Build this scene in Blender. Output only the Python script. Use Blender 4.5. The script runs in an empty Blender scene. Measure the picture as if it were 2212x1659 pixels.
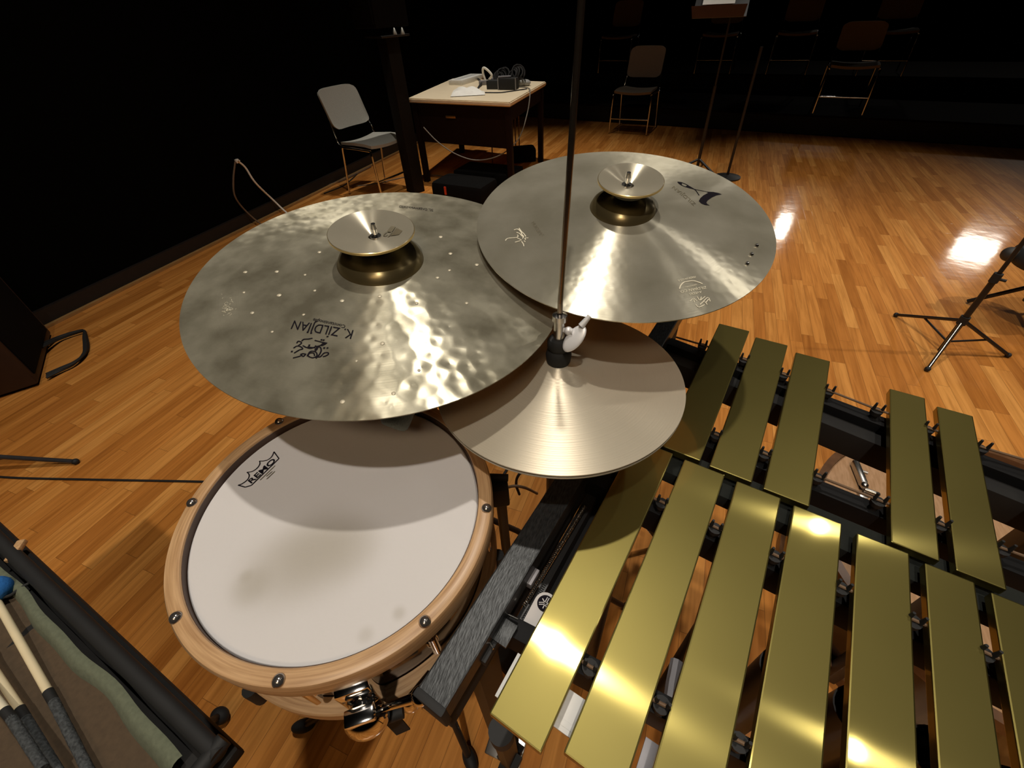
import bpy, bmesh, math, random
from mathutils import Vector, Matrix
random.seed(7)
sc = bpy.context.scene
col = sc.collection
R = math.radians

# ------------------------------------------------------------------ camera
W, H, F = 2212, 1659, 940.15
CAM = Vector((0, 0, 1.40))
RM = Matrix(((0.9316702160424807, -0.20860095859160482, 0.2974495732288432),
             (0.36044975406123836, 0.6331844560947855, -0.6849477493627841),
             (-0.04545968913829209, 0.7453610431425929, 0.665109263225852)))
cd = bpy.data.cameras.new('camera'); co = bpy.data.objects.new('camera', cd); col.objects.link(co)
cd.sensor_width = 36; cd.sensor_fit = 'HORIZONTAL'; cd.lens = 36 * F / W
cd.clip_start = .02; cd.clip_end = 100
co.matrix_world = Matrix.Translation(CAM) @ RM.to_4x4()
sc.camera = co

def ray(px, py):
    return RM @ Vector((px - W / 2, H / 2 - py, -F))
def at(px, py, z):
    """point of the place at height z that lies along a line of sight"""
    d = ray(px, py); return CAM + d * ((z - CAM.z) / d.z)
def aty(px, py, y):
    d = ray(px, py); return CAM + d * (y / d.y)
def atx(px, py, x):
    d = ray(px, py); return CAM + d * (x / d.x)
def on_plane(px, py, C, n):
    d = ray(px, py); return CAM + d * ((C - CAM).dot(n) / d.dot(n))

# ------------------------------------------------------------------ materials
MATS = {}
def _nt(name):
    m = bpy.data.materials.new(name); m.use_nodes = True
    nt = m.node_tree; b = nt.nodes['Principled BSDF']
    return m, nt, b
def N(nt, t, **k):
    n = nt.nodes.new(t)
    for a, v in k.items(): setattr(n, a, v)
    return n
def mat(name, c, rough=.5, metal=0, var=.12, scale=30, bump=0, spec=.5, coat=0, coat_r=.1, stretch=(1, 1, 1)):
    """plain procedural material: noise varies colour, roughness and relief a little"""
    m, nt, b = _nt(name)
    tc = N(nt, 'ShaderNodeTexCoord'); mp = N(nt, 'ShaderNodeMapping'); no = N(nt, 'ShaderNodeTexNoise')
    mp.inputs['Scale'].default_value = stretch
    no.inputs['Scale'].default_value = scale; no.inputs['Detail'].default_value = 4
    nt.links.new(tc.outputs['Object'], mp.inputs['Vector']); nt.links.new(mp.outputs[0], no.inputs['Vector'])
    cr = N(nt, 'ShaderNodeValToRGB')
    cr.color_ramp.elements[0].position = .3; cr.color_ramp.elements[1].position = .7
    cr.color_ramp.elements[0].color = (*[x * (1 - var) for x in c], 1)
    cr.color_ramp.elements[1].color = (*[min(1, x * (1 + var)) for x in c], 1)
    nt.links.new(no.outputs['Fac'], cr.inputs['Fac']); nt.links.new(cr.outputs['Color'], b.inputs['Base Color'])
    b.inputs['Roughness'].default_value = rough; b.inputs['Metallic'].default_value = metal
    b.inputs['Specular IOR Level'].default_value = spec
    b.inputs['Coat Weight'].default_value = coat; b.inputs['Coat Roughness'].default_value = coat_r
    if bump:
        bp = N(nt, 'ShaderNodeBump'); bp.inputs['Strength'].default_value = bump; bp.inputs['Distance'].default_value = .002
        nt.links.new(no.outputs['Fac'], bp.inputs['Height']); nt.links.new(bp.outputs['Normal'], b.inputs['Normal'])
    MATS[name] = m
    return m

def math_n(nt, op, a, b=None, c=None):
    n = N(nt, 'ShaderNodeMath', operation=op)
    for i, v in enumerate((a, b, c)):
        if v is None: continue
        if isinstance(v, (int, float)): n.inputs[i].default_value = v
        else: nt.links.new(v, n.inputs[i])
    return n.outputs[0]

def floor_mat():
    m, nt, b = _nt('oak_strip_floor')
    tc = N(nt, 'ShaderNodeTexCoord'); sp = N(nt, 'ShaderNodeSeparateXYZ'); nt.links.new(tc.outputs['Object'], sp.inputs[0])
    wdt = .057
    xs = math_n(nt, 'DIVIDE', sp.outputs['X'], wdt)
    sid = math_n(nt, 'FLOOR', xs); fx = math_n(nt, 'FRACT', xs)
    wn = N(nt, 'ShaderNodeTexWhiteNoise', noise_dimensions='1D'); nt.links.new(sid, wn.inputs['W'])
    off = math_n(nt, 'MULTIPLY', wn.outputs['Value'], 7.3)
    ys = math_n(nt, 'DIVIDE', math_n(nt, 'ADD', sp.outputs['Y'], off), .62)
    bid = math_n(nt, 'FLOOR', ys); fy = math_n(nt, 'FRACT', ys)
    cb = N(nt, 'ShaderNodeCombineXYZ'); nt.links.new(sid, cb.inputs[0]); nt.links.new(bid, cb.inputs[1])
    w2 = N(nt, 'ShaderNodeTexWhiteNoise', noise_dimensions='2D'); nt.links.new(cb.outputs[0], w2.inputs['Vector'])
    cr = N(nt, 'ShaderNodeValToRGB'); e = cr.color_ramp.elements
    e[0].position = 0; e[0].color = (.48, .175, .031, 1)
    e[1].position = 1; e[1].color = (.79, .36, .09, 1)
    for p, c in ((.12, (.57, .215, .042)), (.5, (.67, .268, .056)), (.85, (.73, .315, .073))):
        q = e.new(p); q.color = (*c, 1)
    nt.links.new(w2.outputs['Value'], cr.inputs['Fac'])
    # grain, long in y, shifted for every board
    mp = N(nt, 'ShaderNodeMapping'); mp.inputs['Scale'].default_value = (60, 3.2, 1)
    vadd = N(nt, 'ShaderNodeVectorMath', operation='ADD'); nt.links.new(tc.outputs['Object'], vadd.inputs[0])
    vs = N(nt, 'ShaderNodeVectorMath', operation='SCALE'); nt.links.new(w2.outputs['Color'], vs.inputs[0]); vs.inputs['Scale'].default_value = 9
    nt.links.new(vs.outputs[0], vadd.inputs[1]); nt.links.new(vadd.outputs[0], mp.inputs['Vector'])
    no = N(nt, 'ShaderNodeTexNoise'); no.inputs['Scale'].default_value = 1; no.inputs['Detail'].default_value = 6; no.inputs['Distortion'].default_value = .6
    nt.links.new(mp.outputs[0], no.inputs['Vector'])
    g = N(nt, 'ShaderNodeValToRGB'); g.color_ramp.elements[0].position = .3; g.color_ramp.elements[0].color = (.62, .55, .45, 1)
    g.color_ramp.elements[1].position = .62; g.color_ramp.elements[1].color = (1, 1, 1, 1)
    nt.links.new(no.outputs['Fac'], g.inputs['Fac'])
    mx = N(nt, 'ShaderNodeMix', data_type='RGBA', blend_type='MULTIPLY'); mx.inputs['Factor'].default_value = .8
    nt.links.new(cr.outputs['Color'], mx.inputs['A']); nt.links.new(g.outputs['Color'], mx.inputs['B'])
    # seams
    ex = math_n(nt, 'MINIMUM', fx, math_n(nt, 'SUBTRACT', 1, fx)); sx = math_n(nt, 'LESS_THAN', ex, .012)
    ey = math_n(nt, 'MINIMUM', fy, math_n(nt, 'SUBTRACT', 1, fy)); sy = math_n(nt, 'LESS_THAN', ey, .0012)
    seam = math_n(nt, 'MULTIPLY', math_n(nt, 'MAXIMUM', sx, sy), .6)
    m2 = N(nt, 'ShaderNodeMix', data_type='RGBA'); nt.links.new(seam, m2.inputs['Factor'])
    nt.links.new(mx.outputs['Result'], m2.inputs['A']); m2.inputs['B'].default_value = (.10, .04, .012, 1)
    nt.links.new(m2.outputs['Result'], b.inputs['Base Color'])
    # wavy varnish
    n2 = N(nt, 'ShaderNodeTexNoise'); n2.inputs['Scale'].default_value = 9; nt.links.new(tc.outputs['Object'], n2.inputs['Vector'])
    bp = N(nt, 'ShaderNodeBump'); bp.inputs['Strength'].default_value = .06; bp.inputs['Distance'].default_value = .01
    hh = math_n(nt, 'ADD', n2.outputs['Fac'], math_n(nt, 'MULTIPLY', w2.outputs['Value'], .25))
    nt.links.new(hh, bp.inputs['Height']); nt.links.new(bp.outputs[0], b.inputs['Normal'])
    b.inputs['Roughness'].default_value = .5; b.inputs['Specular IOR Level'].default_value = .1; b.inputs['Coat Weight'].default_value = .8; b.inputs['Coat Roughness'].default_value = .09; nt.links.new(bp.outputs[0], b.inputs['Coat Normal'])
    return m

def cymbal_mat(name, c1, c2, rough, aniso, hammer=0, lathe=0, hscale=70, patch=9, hdist=.0012, dmix=.35):
    """bronze: radial brushed gloss over a tarnished matt film, optional hammer marks and lathe grooves"""
    m, nt, b = _nt(name)
    tc = N(nt, 'ShaderNodeTexCoord'); tan = N(nt, 'ShaderNodeTangent', direction_type='RADIAL', axis='Z')
    no = N(nt, 'ShaderNodeTexNoise'); no.inputs['Scale'].default_value = patch; no.inputs['Detail'].default_value = 5
    nt.links.new(tc.outputs['Object'], no.inputs['Vector'])
    cr = N(nt, 'ShaderNodeValToRGB'); cr.color_ramp.elements[0].position = .35; cr.color_ramp.elements[1].position = .65
    cr.color_ramp.elements[0].color = (*c1, 1); cr.color_ramp.elements[1].color = (*c2, 1)
    nt.links.new(no.outputs['Fac'], cr.inputs['Fac']); nt.links.new(cr.outputs['Color'], b.inputs['Base Color'])
    b.inputs['Metallic'].default_value = 1; b.inputs['Roughness'].default_value = rough
    b.inputs['Anisotropic'].default_value = aniso; b.inputs['Anisotropic Rotation'].default_value = .25; nt.links.new(tan.outputs[0], b.inputs['Tangent'])
    h = None
    if hammer:
        v = N(nt, 'ShaderNodeTexVoronoi', feature='SMOOTH_F1'); v.inputs['Scale'].default_value = hscale; v.inputs['Smoothness'].default_value = .6
        nv = N(nt, 'ShaderNodeTexNoise'); nv.inputs['Scale'].default_value = hscale * .35; nv.inputs['Detail'].default_value = 1
        nt.links.new(tc.outputs['Object'], v.inputs['Vector']); nt.links.new(tc.outputs['Object'], nv.inputs['Vector'])
        h = math_n(nt, 'ADD', math_n(nt, 'MULTIPLY', v.outputs['Distance'], .5 * hammer), math_n(nt, 'MULTIPLY', nv.outputs['Fac'], .9 * hammer))
    if lathe:
        sp = N(nt, 'ShaderNodeSeparateXYZ'); nt.links.new(tc.outputs['Object'], sp.inputs[0])
        r = math_n(nt, 'SQRT', math_n(nt, 'ADD', math_n(nt, 'MULTIPLY', sp.outputs['X'], sp.outputs['X']), math_n(nt, 'MULTIPLY', sp.outputs['Y'], sp.outputs['Y'])))
        n1 = N(nt, 'ShaderNodeTexNoise', noise_dimensions='1D'); n1.inputs['Scale'].default_value = 420; n1.inputs['Detail'].default_value = 3
        nt.links.new(r, n1.inputs['W'])
        l = math_n(nt, 'MULTIPLY', n1.outputs['Fac'], lathe)
        h = l if h is None else math_n(nt, 'ADD', h, l)
    bn = None
    if h is not None:
        bp = N(nt, 'ShaderNodeBump'); bp.inputs['Strength'].default_value = 1; bp.inputs['Distance'].default_value = hdist
        nt.links.new(h, bp.inputs['Height']); bn = bp.outputs[0]; nt.links.new(bn, b.inputs['Normal'])
    # matt film of tarnish
    df = N(nt, 'ShaderNodeBsdfDiffuse'); nt.links.new(cr.outputs['Color'], df.inputs['Color'])
    if bn is not None: nt.links.new(bn, df.inputs['Normal'])
    ms = N(nt, 'ShaderNodeMixShader'); ms.inputs[0].default_value = dmix
    out = nt.nodes['Material Output']
    nt.links.new(b.outputs[0], ms.inputs[1]); nt.links.new(df.outputs[0], ms.inputs[2]); nt.links.new(ms.outputs[0], out.inputs['Surface'])
    return m

TH = -0.18942804459257592
UX = Vector((math.cos(TH), math.sin(TH), 0)); VX = Vector((-math.sin(TH), math.cos(TH), 0))
def bar_mat():
    m, nt, b = _nt('gold_satin_bar')
    tc = N(nt, 'ShaderNodeTexCoord')
    no = N(nt, 'ShaderNodeTexNoise'); no.inputs['Scale'].default_value = 6; no.inputs['Detail'].default_value = 3
    nt.links.new(tc.outputs['Object'], no.inputs['Vector'])
    cr = N(nt, 'ShaderNodeValToRGB'); cr.color_ramp.elements[0].color = (.315, .262, .076, 1); cr.color_ramp.elements[1].color = (.39, .325, .102, 1)
    nt.links.new(no.outputs['Fac'], cr.inputs['Fac']); nt.links.new(cr.outputs[0], b.inputs['Base Color'])
    cv = N(nt, 'ShaderNodeCombineXYZ')
    for i in range(3): cv.inputs[i].default_value = VX[i]
    out = nt.nodes['Material Output']; last = None
    # broad satin sheen, brushed streak across the grain, and a little mirror gloss of the lacquer
    for rough, an, w_ in ((.43, .0, 1), (.12, 1.0, .34), (.05, .2, .26)):
        p = b if last is None else N(nt, 'ShaderNodeBsdfPrincipled')
        nt.links.new(cr.outputs[0], p.inputs['Base Color']); p.inputs['Metallic'].default_value = 1
        p.inputs['Roughness'].default_value = rough; p.inputs['Anisotropic'].default_value = an; p.inputs['Anisotropic Rotation'].default_value = .25
        nt.links.new(cv.outputs[0], p.inputs['Tangent'])
        if last is None: last = p.outputs[0]; continue
        ms = N(nt, 'ShaderNodeMixShader'); ms.inputs[0].default_value = w_
        nt.links.new(last, ms.inputs[1]); nt.links.new(p.outputs[0], ms.inputs[2]); last = ms.outputs[0]
    nt.links.new(last, out.inputs['Surface'])
    return m

def wood_mat(name, a, c, stretch, rough=.4, scale=14, spec=.5):
    m, nt, b = _nt(name)
    tc = N(nt, 'ShaderNodeTexCoord'); mp = N(nt, 'ShaderNodeMapping'); mp.inputs['Scale'].default_value = stretch
    no = N(nt, 'ShaderNodeTexNoise'); no.inputs['Scale'].default_value = scale; no.inputs['Detail'].default_value = 5; no.inputs['Distortion'].default_value = .4
    nt.links.new(tc.outputs['Object'], mp.inputs[0]); nt.links.new(mp.outputs[0], no.inputs['Vector'])
    cr = N(nt, 'ShaderNodeValToRGB'); cr.color_ramp.elements[0].position = .35; cr.color_ramp.elements[1].position = .65
    cr.color_ramp.elements[0].color = (*a, 1); cr.color_ramp.elements[1].color = (*c, 1)
    nt.links.new(no.outputs['Fac'], cr.inputs['Fac']); nt.links.new(cr.outputs[0], b.inputs['Base Color'])
    b.inputs['Roughness'].default_value = rough; b.inputs['Specular IOR Level'].default_value = spec
    return m
def hoop_mat():
    """maple ply hoop: grain runs round the ring (built on radius and height)"""
    m, nt, b = _nt('maple_hoop')
    tc = N(nt, 'ShaderNodeTexCoord'); sp = N(nt, 'ShaderNodeSeparateXYZ'); nt.links.new(tc.outputs['Object'], sp.inputs[0])
    r = math_n(nt, 'SQRT', math_n(nt, 'ADD', math_n(nt, 'MULTIPLY', sp.outputs['X'], sp.outputs['X']), math_n(nt, 'MULTIPLY', sp.outputs['Y'], sp.outputs['Y'])))
    an = math_n(nt, 'ARCTAN2', sp.outputs['Y'], sp.outputs['X'])
    cb = N(nt, 'ShaderNodeCombineXYZ')
    nt.links.new(math_n(nt, 'MULTIPLY', r, 420), cb.inputs[0]); nt.links.new(math_n(nt, 'MULTIPLY', an, 3), cb.inputs[1]); nt.links.new(math_n(nt, 'MULTIPLY', sp.outputs['Z'], 260), cb.inputs[2])
    no = N(nt, 'ShaderNodeTexNoise'); no.inputs['Scale'].default_value = 1; no.inputs['Detail'].default_value = 5
    nt.links.new(cb.outputs[0], no.inputs['Vector'])
    cr = N(nt, 'ShaderNodeValToRGB'); cr.color_ramp.elements[0].position = .3; cr.color_ramp.elements[1].position = .7
    cr.color_ramp.elements[0].color = (.42, .235, .105, 1); cr.color_ramp.elements[1].color = (.66, .42, .22, 1)
    nt.links.new(no.outputs['Fac'], cr.inputs['Fac']); nt.links.new(cr.outputs[0], b.inputs['Base Color'])
    b.inputs['Roughness'].default_value = .38
    return m
def head_mat():
    """coated drum head: off-white, with worn greyish patches where the sticks land"""
    m, nt, b = _nt('coated_drum_head')
    tc = N(nt, 'ShaderNodeTexCoord')
    base = N(nt, 'ShaderNodeRGB'); base.outputs[0].default_value = (.69, .665, .655, 1)
    cur = base.outputs[0]
    for (x, y, rad, k) in HEAD_WEAR:
        sb = N(nt, 'ShaderNodeVectorMath', operation='DISTANCE'); nt.links.new(tc.outputs['Object'], sb.inputs[0]); sb.inputs[1].default_value = (x, y, 0)
        mr = N(nt, 'ShaderNodeMapRange', interpolation_type='SMOOTHERSTEP'); nt.links.new(sb.outputs['Value'], mr.inputs['Value'])
        mr.inputs['From Min'].default_value = 0; mr.inputs['From Max'].default_value = rad
        mr.inputs['To Min'].default_value = k; mr.inputs['To Max'].default_value = 0
        mx = N(nt, 'ShaderNodeMix', data_type='RGBA'); nt.links.new(mr.outputs[0], mx.inputs['Factor']); nt.links.new(cur, mx.inputs['A'])
        mx.inputs['B'].default_value = (.42, .385, .325, 1); cur = mx.outputs['Result']
    nt.links.new(cur, b.inputs['Base Color'])
    no = N(nt, 'ShaderNodeTexNoise'); no.inputs['Scale'].default_value = 130; no.inputs['Detail'].default_value = 3
    nt.links.new(tc.outputs['Object'], no.inputs['Vector'])
    bp = N(nt, 'ShaderNodeBump'); bp.inputs['Strength'].default_value = .22; bp.inputs['Distance'].default_value = .001
    nt.links.new(no.outputs['Fac'], bp.inputs['Height']); nt.links.new(bp.outputs[0], b.inputs['Normal'])
    b.inputs['Roughness'].default_value = .55; b.inputs['Specular IOR Level'].default_value = .3
    return m

M_black = mat('black_paint', (.012, .011, .011), .45)
M_blackmat = mat('black_matt', (.010, .0095, .009), .85, scale=60)
M_rail = mat('satin_black_rail', (.007, .007, .0075), .6, spec=.2)
M_rubber = mat('black_rubber', (.012, .012, .012), .7)
M_wall = mat('black_wall', (.0016, .0016, .0013), .95, scale=4, spec=.03)
M_chrome = mat('chrome', (.78, .77, .76), .08, 1, var=.03)
M_screw = mat('dark_steel_screw', (.42, .38, .35), .16, .9, var=.05)
M_chrome_d = mat('worn_chrome', (.5, .48, .45), .25, 1, var=.08)
M_cast = mat('bright_cast_metal', (.92, .92, .93), .4, .25, var=.05)
M_ink = mat('black_ink', (.012, .010, .014), .9, spec=.06)
M_ink2 = mat('faded_ink', (.16, .14, .09), .5)
M_etch = mat('pale_etching', (.80, .74, .56), .6)
M_grey = mat('grey_upholstery', (.34, .335, .295), .85, scale=250, bump=.2)
M_brushblk = mat('brushed_black_metal', (.040, .042, .043), .40, .6, var=.5, scale=60, bump=.2, stretch=(9, 2, 8))
M_table = wood_mat('pale_laminate', (.80, .66, .45), (.88, .75, .54), (2, 30, 2), .4, 4)
M_dkwood = wood_mat('dark_wood', (.009, .0032, .0015), (.014, .005, .0025), (20, 20, 2), .6, spec=.1)
M_white = mat('white_plastic', (.75, .74, .70), .45, var=.04)
M_paper = mat('white_paper', (.86, .84, .78), .8, var=.03)
M_cord = mat('grey_cord', (.17, .155, .125), .6)
M_rope = mat('white_cord', (.85, .81, .72), .8, scale=200)
M_brncord = mat('brown_cord', (.16, .095, .05), .7)
M_felt = mat('dark_green_felt', (.007, .009, .0065), .95, scale=180, bump=.4)
M_towel = mat('brown_cloth', (.082, .054, .030), .95, scale=160, bump=.3)
M_hem = mat('grey_green_hem', (.135, .15, .098), .95, scale=160, bump=.3)
M_cream = mat('cream_stick', (.80, .68, .44), .5, var=.06, scale=20)
M_fuzz = mat('dark_grey_grip', (.055, .06, .062), .95, scale=300, bump=.8, var=.5)
M_blue = mat('blue_yarn', (.02, .16, .5), .9, scale=200, bump=.5)
M_shell = mat('dark_drum_shell', (.03, .014, .008), .18, var=.3, coat=.6)
M_tan = wood_mat('tan_wood_panel', (.40, .22, .10), (.5, .29, .15), (12, 2, 2), .45)
M_hoopbr = mat('brown_hoop', (.14, .065, .028), .3, var=.25)
M_cab = mat('dark_brown_cabinet', (.03, .012, .006), .6)
M_void = mat('soft_black', (.0035, .0032, .003), .9, spec=.1)
M_red = mat('red_plastic', (.45, .03, .01), .4)
M_bracket = mat('grey_bracket', (.26, .25, .265), .5, .3)
M_logo = mat('pale_grey_plate', (.50, .47, .45), .45, var=.04)
M_silver = mat('silver_knob', (.55, .55, .5), .35, .7)
M_brass = mat('brass_fitting', (.45, .27, .10), .3, .9)
M_bar = bar_mat()
M_hoop = hoop_mat()
M_K = cymbal_mat('hammered_bronze', (.32, .295, .215), (.58, .545, .42), .34, .95, hammer=1, lathe=.05, hscale=58, hdist=.0017, dmix=.34, patch=19)
M_A = cymbal_mat('satin_bronze', (.46, .43, .33), (.62, .585, .47),   .28, .95, hammer=.2, lathe=.05, hscale=85, dmix=.33, patch=12)
M_HH = cymbal_mat('lathed_bronze', (.60, .53, .41), (.66, .59, .46), .42, .8, lathe=.35, hdist=.0009, dmix=.5, patch=5)
M_small = cymbal_mat('polished_small_bronze', (.52, .48, .37), (.60, .55, .43), .26, .95, lathe=.05, dmix=.4)
M_dim = mat('bare_bronze_dimple', (.62, .56, .42), .5, .3)
M_bell = cymbal_mat('raw_bell_bronze', (.16, .125, .06), (.20, .155, .075), .3, .7, lathe=.05, dmix=.3)
M_brassdisc = mat('golden_edge', (.62, .46, .2), .35, .9)

# ------------------------------------------------------------------ mesh helpers
class MB:
    def __init__(s): s.bm = bmesh.new()
    def box(s, c, size, rot=None, bev=0):
        r = bmesh.ops.create_cube(s.bm, size=1); vs = r['verts']
        m = Matrix.Translation(Vector(c)) @ (rot.to_4x4() if rot else Matrix()) @ Matrix.Diagonal((*size, 1))
        bmesh.ops.transform(s.bm, matrix=m, verts=vs)
        if bev:
            es = {e for v in vs for e in v.link_edges}
            bmesh.ops.bevel(s.bm, geom=list(es), offset=bev, segments=2, affect='EDGES', profile=.6)
        return s
    def cyl(s, a, b, r0, r1=None, seg=20, caps=True):
        a = Vector(a); b = Vector(b); r1 = r0 if r1 is None else r1
        d = b - a; L = d.length
        if L < 1e-6: return s
        m = Matrix.Translation((a + b) / 2) @ d.to_track_quat('Z', 'Y').to_matrix().to_4x4()
        bmesh.ops.create_cone(s.bm, cap_ends=caps, segments=seg, radius1=r0, radius2=r1, depth=L, matrix=m)
        return s
    def sph(s, c, r, scale=(1, 1, 1), rot=None, u=20, v=12):
        m = Matrix.Translation(Vector(c)) @ (rot.to_4x4() if rot else Matrix()) @ Matrix.Diagonal((*scale, 1))
        bmesh.ops.create_uvsphere(s.bm, u_segments=u, v_segments=v, radius=r, matrix=m); return s
    def lathe(s, prof, seg=64, m=None, closed=True):
        """revolve (r, z) points about z; closed joins last point to first"""
        rings = []
        for (r, z) in prof:
            if r < 1e-5: rings.append([s.bm.verts.new((0, 0, z))])
            else: rings.append([s.bm.verts.new((r * math.cos(2 * math.pi * i / seg), r * math.sin(2 * math.pi * i / seg), z)) for i in range(seg)])
        n = len(rings)
        for k in range(n if closed else n - 1):
            A, B = rings[k], rings[(k + 1) % n]
            if len(A) == 1 and len(B) == 1: continue
            for i in range(seg):
                j = (i + 1) % seg
                try:
                    if len(A) == 1: s.bm.faces.new((A[0], B[j], B[i]))
                    elif len(B) == 1: s.bm.faces.new((A[i], A[j], B[0]))
                    else: s.bm.faces.new((A[i], A[j], B[j], B[i]))
                except ValueError: pass
        if m is not None: bmesh.ops.transform(s.bm, matrix=m, verts=[v for r in rings for v in r])
        return s
    def tube(s, pts, r, seg=10, caps=True):
        pts = [Vector(p) for p in pts]
        rad = r if isinstance(r, (list, tuple)) else [r] * len(pts)
        prev = None; rings = []
        up = Vector((0.13, 0.21, 1)).normalized()
        for i, p in enumerate(pts):
            t = (pts[min(i + 1, len(pts) - 1)] - pts[max(i - 1, 0)]).normalized()
            if prev is None:
                x = t.cross(up)
                if x.length < .1: x = t.cross(Vector((1, 0, 0)))
            else: x = prev - t * prev.dot(t)
            x.normalize(); y = t.cross(x); prev = x
            rings.append([s.bm.verts.new(p + (x * math.cos(2 * math.pi * k / seg) + y * math.sin(2 * math.pi * k / seg)) * rad[i]) for k in range(seg)])
        for a, b in zip(rings, rings[1:]):
            for k in range(seg): s.bm.faces.new((a[k], a[(k + 1) % seg], b[(k + 1) % seg], b[k]))
        if caps: s.bm.faces.new(rings[0][::-1]); s.bm.faces.new(rings[-1])
        return s
    def prism(s, poly, d):
        """polygon (3-D points) thickened by vector d"""
        d = Vector(d); a = [s.bm.verts.new(Vector(p)) for p in poly]; b = [s.bm.verts.new(Vector(p) + d) for p in poly]
        n = len(a); s.bm.faces.new(a[::-1]); s.bm.faces.new(b)
        for i in range(n): s.bm.faces.new((a[i], a[(i + 1) % n], b[(i + 1) % n], b[i]))
        return s
    def poly(s, pts): s.bm.faces.new([s.bm.verts.new(Vector(p)) for p in pts]); return s
    def grid(s, fn, nu, nv):
        vs = [[s.bm.verts.new(fn(i / nu, j / nv)) for j in range(nv + 1)] for i in range(nu + 1)]
        for i in range(nu):
            for j in range(nv): s.bm.faces.new((vs[i][j], vs[i + 1][j], vs[i + 1][j + 1], vs[i][j + 1]))
        return s

def spline(pts, n=8):
    pts = [Vector(p) for p in pts]; out = []
    for i in range(len(pts) - 1):
        p0 = pts[max(i - 1, 0)]; p1 = pts[i]; p2 = pts[i + 1]; p3 = pts[min(i + 2, len(pts) - 1)]
        for k in range(n):
            t = k / n
            out.append(.5 * ((2 * p1) + (p2 - p0) * t + (2 * p0 - 5 * p1 + 4 * p2 - p3) * t * t + (3 * p1 - p0 - 3 * p2 + p3) * t ** 3))
    out.append(pts[-1]); return out

PM = {}
def thing(name, label, cat, m=None, group=None):
    o = bpy.data.objects.new(name, None); col.objects.link(o)
    m = m if isinstance(m, Matrix) else Matrix.Translation(Vector(m or (0, 0, 0)))
    o.matrix_world = m; o.empty_display_size = .05
    PM[o] = m.copy(); o['label'] = label; o['category'] = cat
    if group: o['group'] = group
    return o
def finish(mb, name, material, smooth):
    me = bpy.data.meshes.new(name)
    bmesh.ops.recalc_face_normals(mb.bm, faces=mb.bm.faces)
    mb.bm.to_mesh(me); mb.bm.free()
    me.materials.append(material)
    if smooth:
        me.polygons.foreach_set('use_smooth', [True] * len(me.polygons))
        try: me.set_sharp_from_angle(angle=R(smooth if smooth is not True else 40))
        except Exception: pass
    return me
def part(name, mb, material, parent, local=False, smooth=True, label=None):
    me = finish(mb, name, material, smooth)
    if not local: me.transform(PM[parent].inverted())
    o = bpy.data.objects.new(name, me); col.objects.link(o); o.parent = parent; PM[o] = PM[parent]
    if label: o['label'] = label
    return o
def solo(name, mb, material, label, cat, group=None, kind=None, smooth=True, origin=None):
    me = finish(mb, name, material, smooth)
    o = bpy.data.objects.new(name, me); col.objects.link(o)
    if origin is not None:
        me.transform(Matrix.Translation(-Vector(origin))); o.location = origin
    PM[o] = Matrix.Translation(Vector(origin)) if origin is not None else Matrix()
    if label: o['label'] = label; o['category'] = cat
    if group: o['group'] = group
    if kind: o['kind'] = kind
    return o
def struct(name, mb, material): return solo(name, mb, material, None, None, kind='structure', smooth=False)

def frame(C, n, xdir=(1, 0, 0)):
    n = Vector(n).normalized(); x = Vector(xdir); x = (x - n * x.dot(n)).normalized(); y = n.cross(x)
    m = Matrix((x, y, n)).transposed().to_4x4(); m.translation = Vector(C); return m

def text_mesh(body, off=0):
    cu = bpy.data.curves.new('t', 'FONT'); cu.body = body; cu.size = 1; cu.resolution_u = 4; cu.offset = off
    o = bpy.data.objects.new('t', cu); col.objects.link(o)
    dg = bpy.context.evaluated_depsgraph_get(); dg.update()
    me = bpy.data.meshes.new_from_object(o.evaluated_get(dg))
    bpy.data.objects.remove(o); bpy.data.curves.remove(cu)
    return me
def put_text(mb, body, pos, off=0):
    """pos(s, t): s 0..1 along the line of text, t 0..1 from baseline to cap height"""
    me = text_mesh(body, off)
    xs = [v.co.x for v in me.vertices]; ys = [v.co.y for v in me.vertices]
    x0, x1 = min(xs), max(xs); cap = max(.65, max(ys)) if body.upper() == body else .72
    vs = [mb.bm.verts.new(pos((v.co.x - x0) / (x1 - x0), v.co.y / cap)) for v in me.vertices]
    for p in me.polygons:
        try: mb.bm.faces.new([vs[i] for i in p.vertices])
        except ValueError: pass
    bpy.data.meshes.remove(me)
def ribbon(mb, pts, w, up):
    """flat stroke of width w through points, lying square to up"""
    pts = [Vector(p) for p in pts]; up = Vector(up); L = []
    for i, p in enumerate(pts):
        t = (pts[min(i + 1, len(pts) - 1)] - pts[max(i - 1, 0)]).normalized(); s = up.cross(t).normalized() * (w / 2 if not isinstance(w, (list, tuple)) else w[i] / 2)
        L.append((mb.bm.verts.new(p - s), mb.bm.verts.new(p + s)))
    for a, b in zip(L, L[1:]): mb.bm.faces.new((a[0], b[0], b[1], a[1]))

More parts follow.
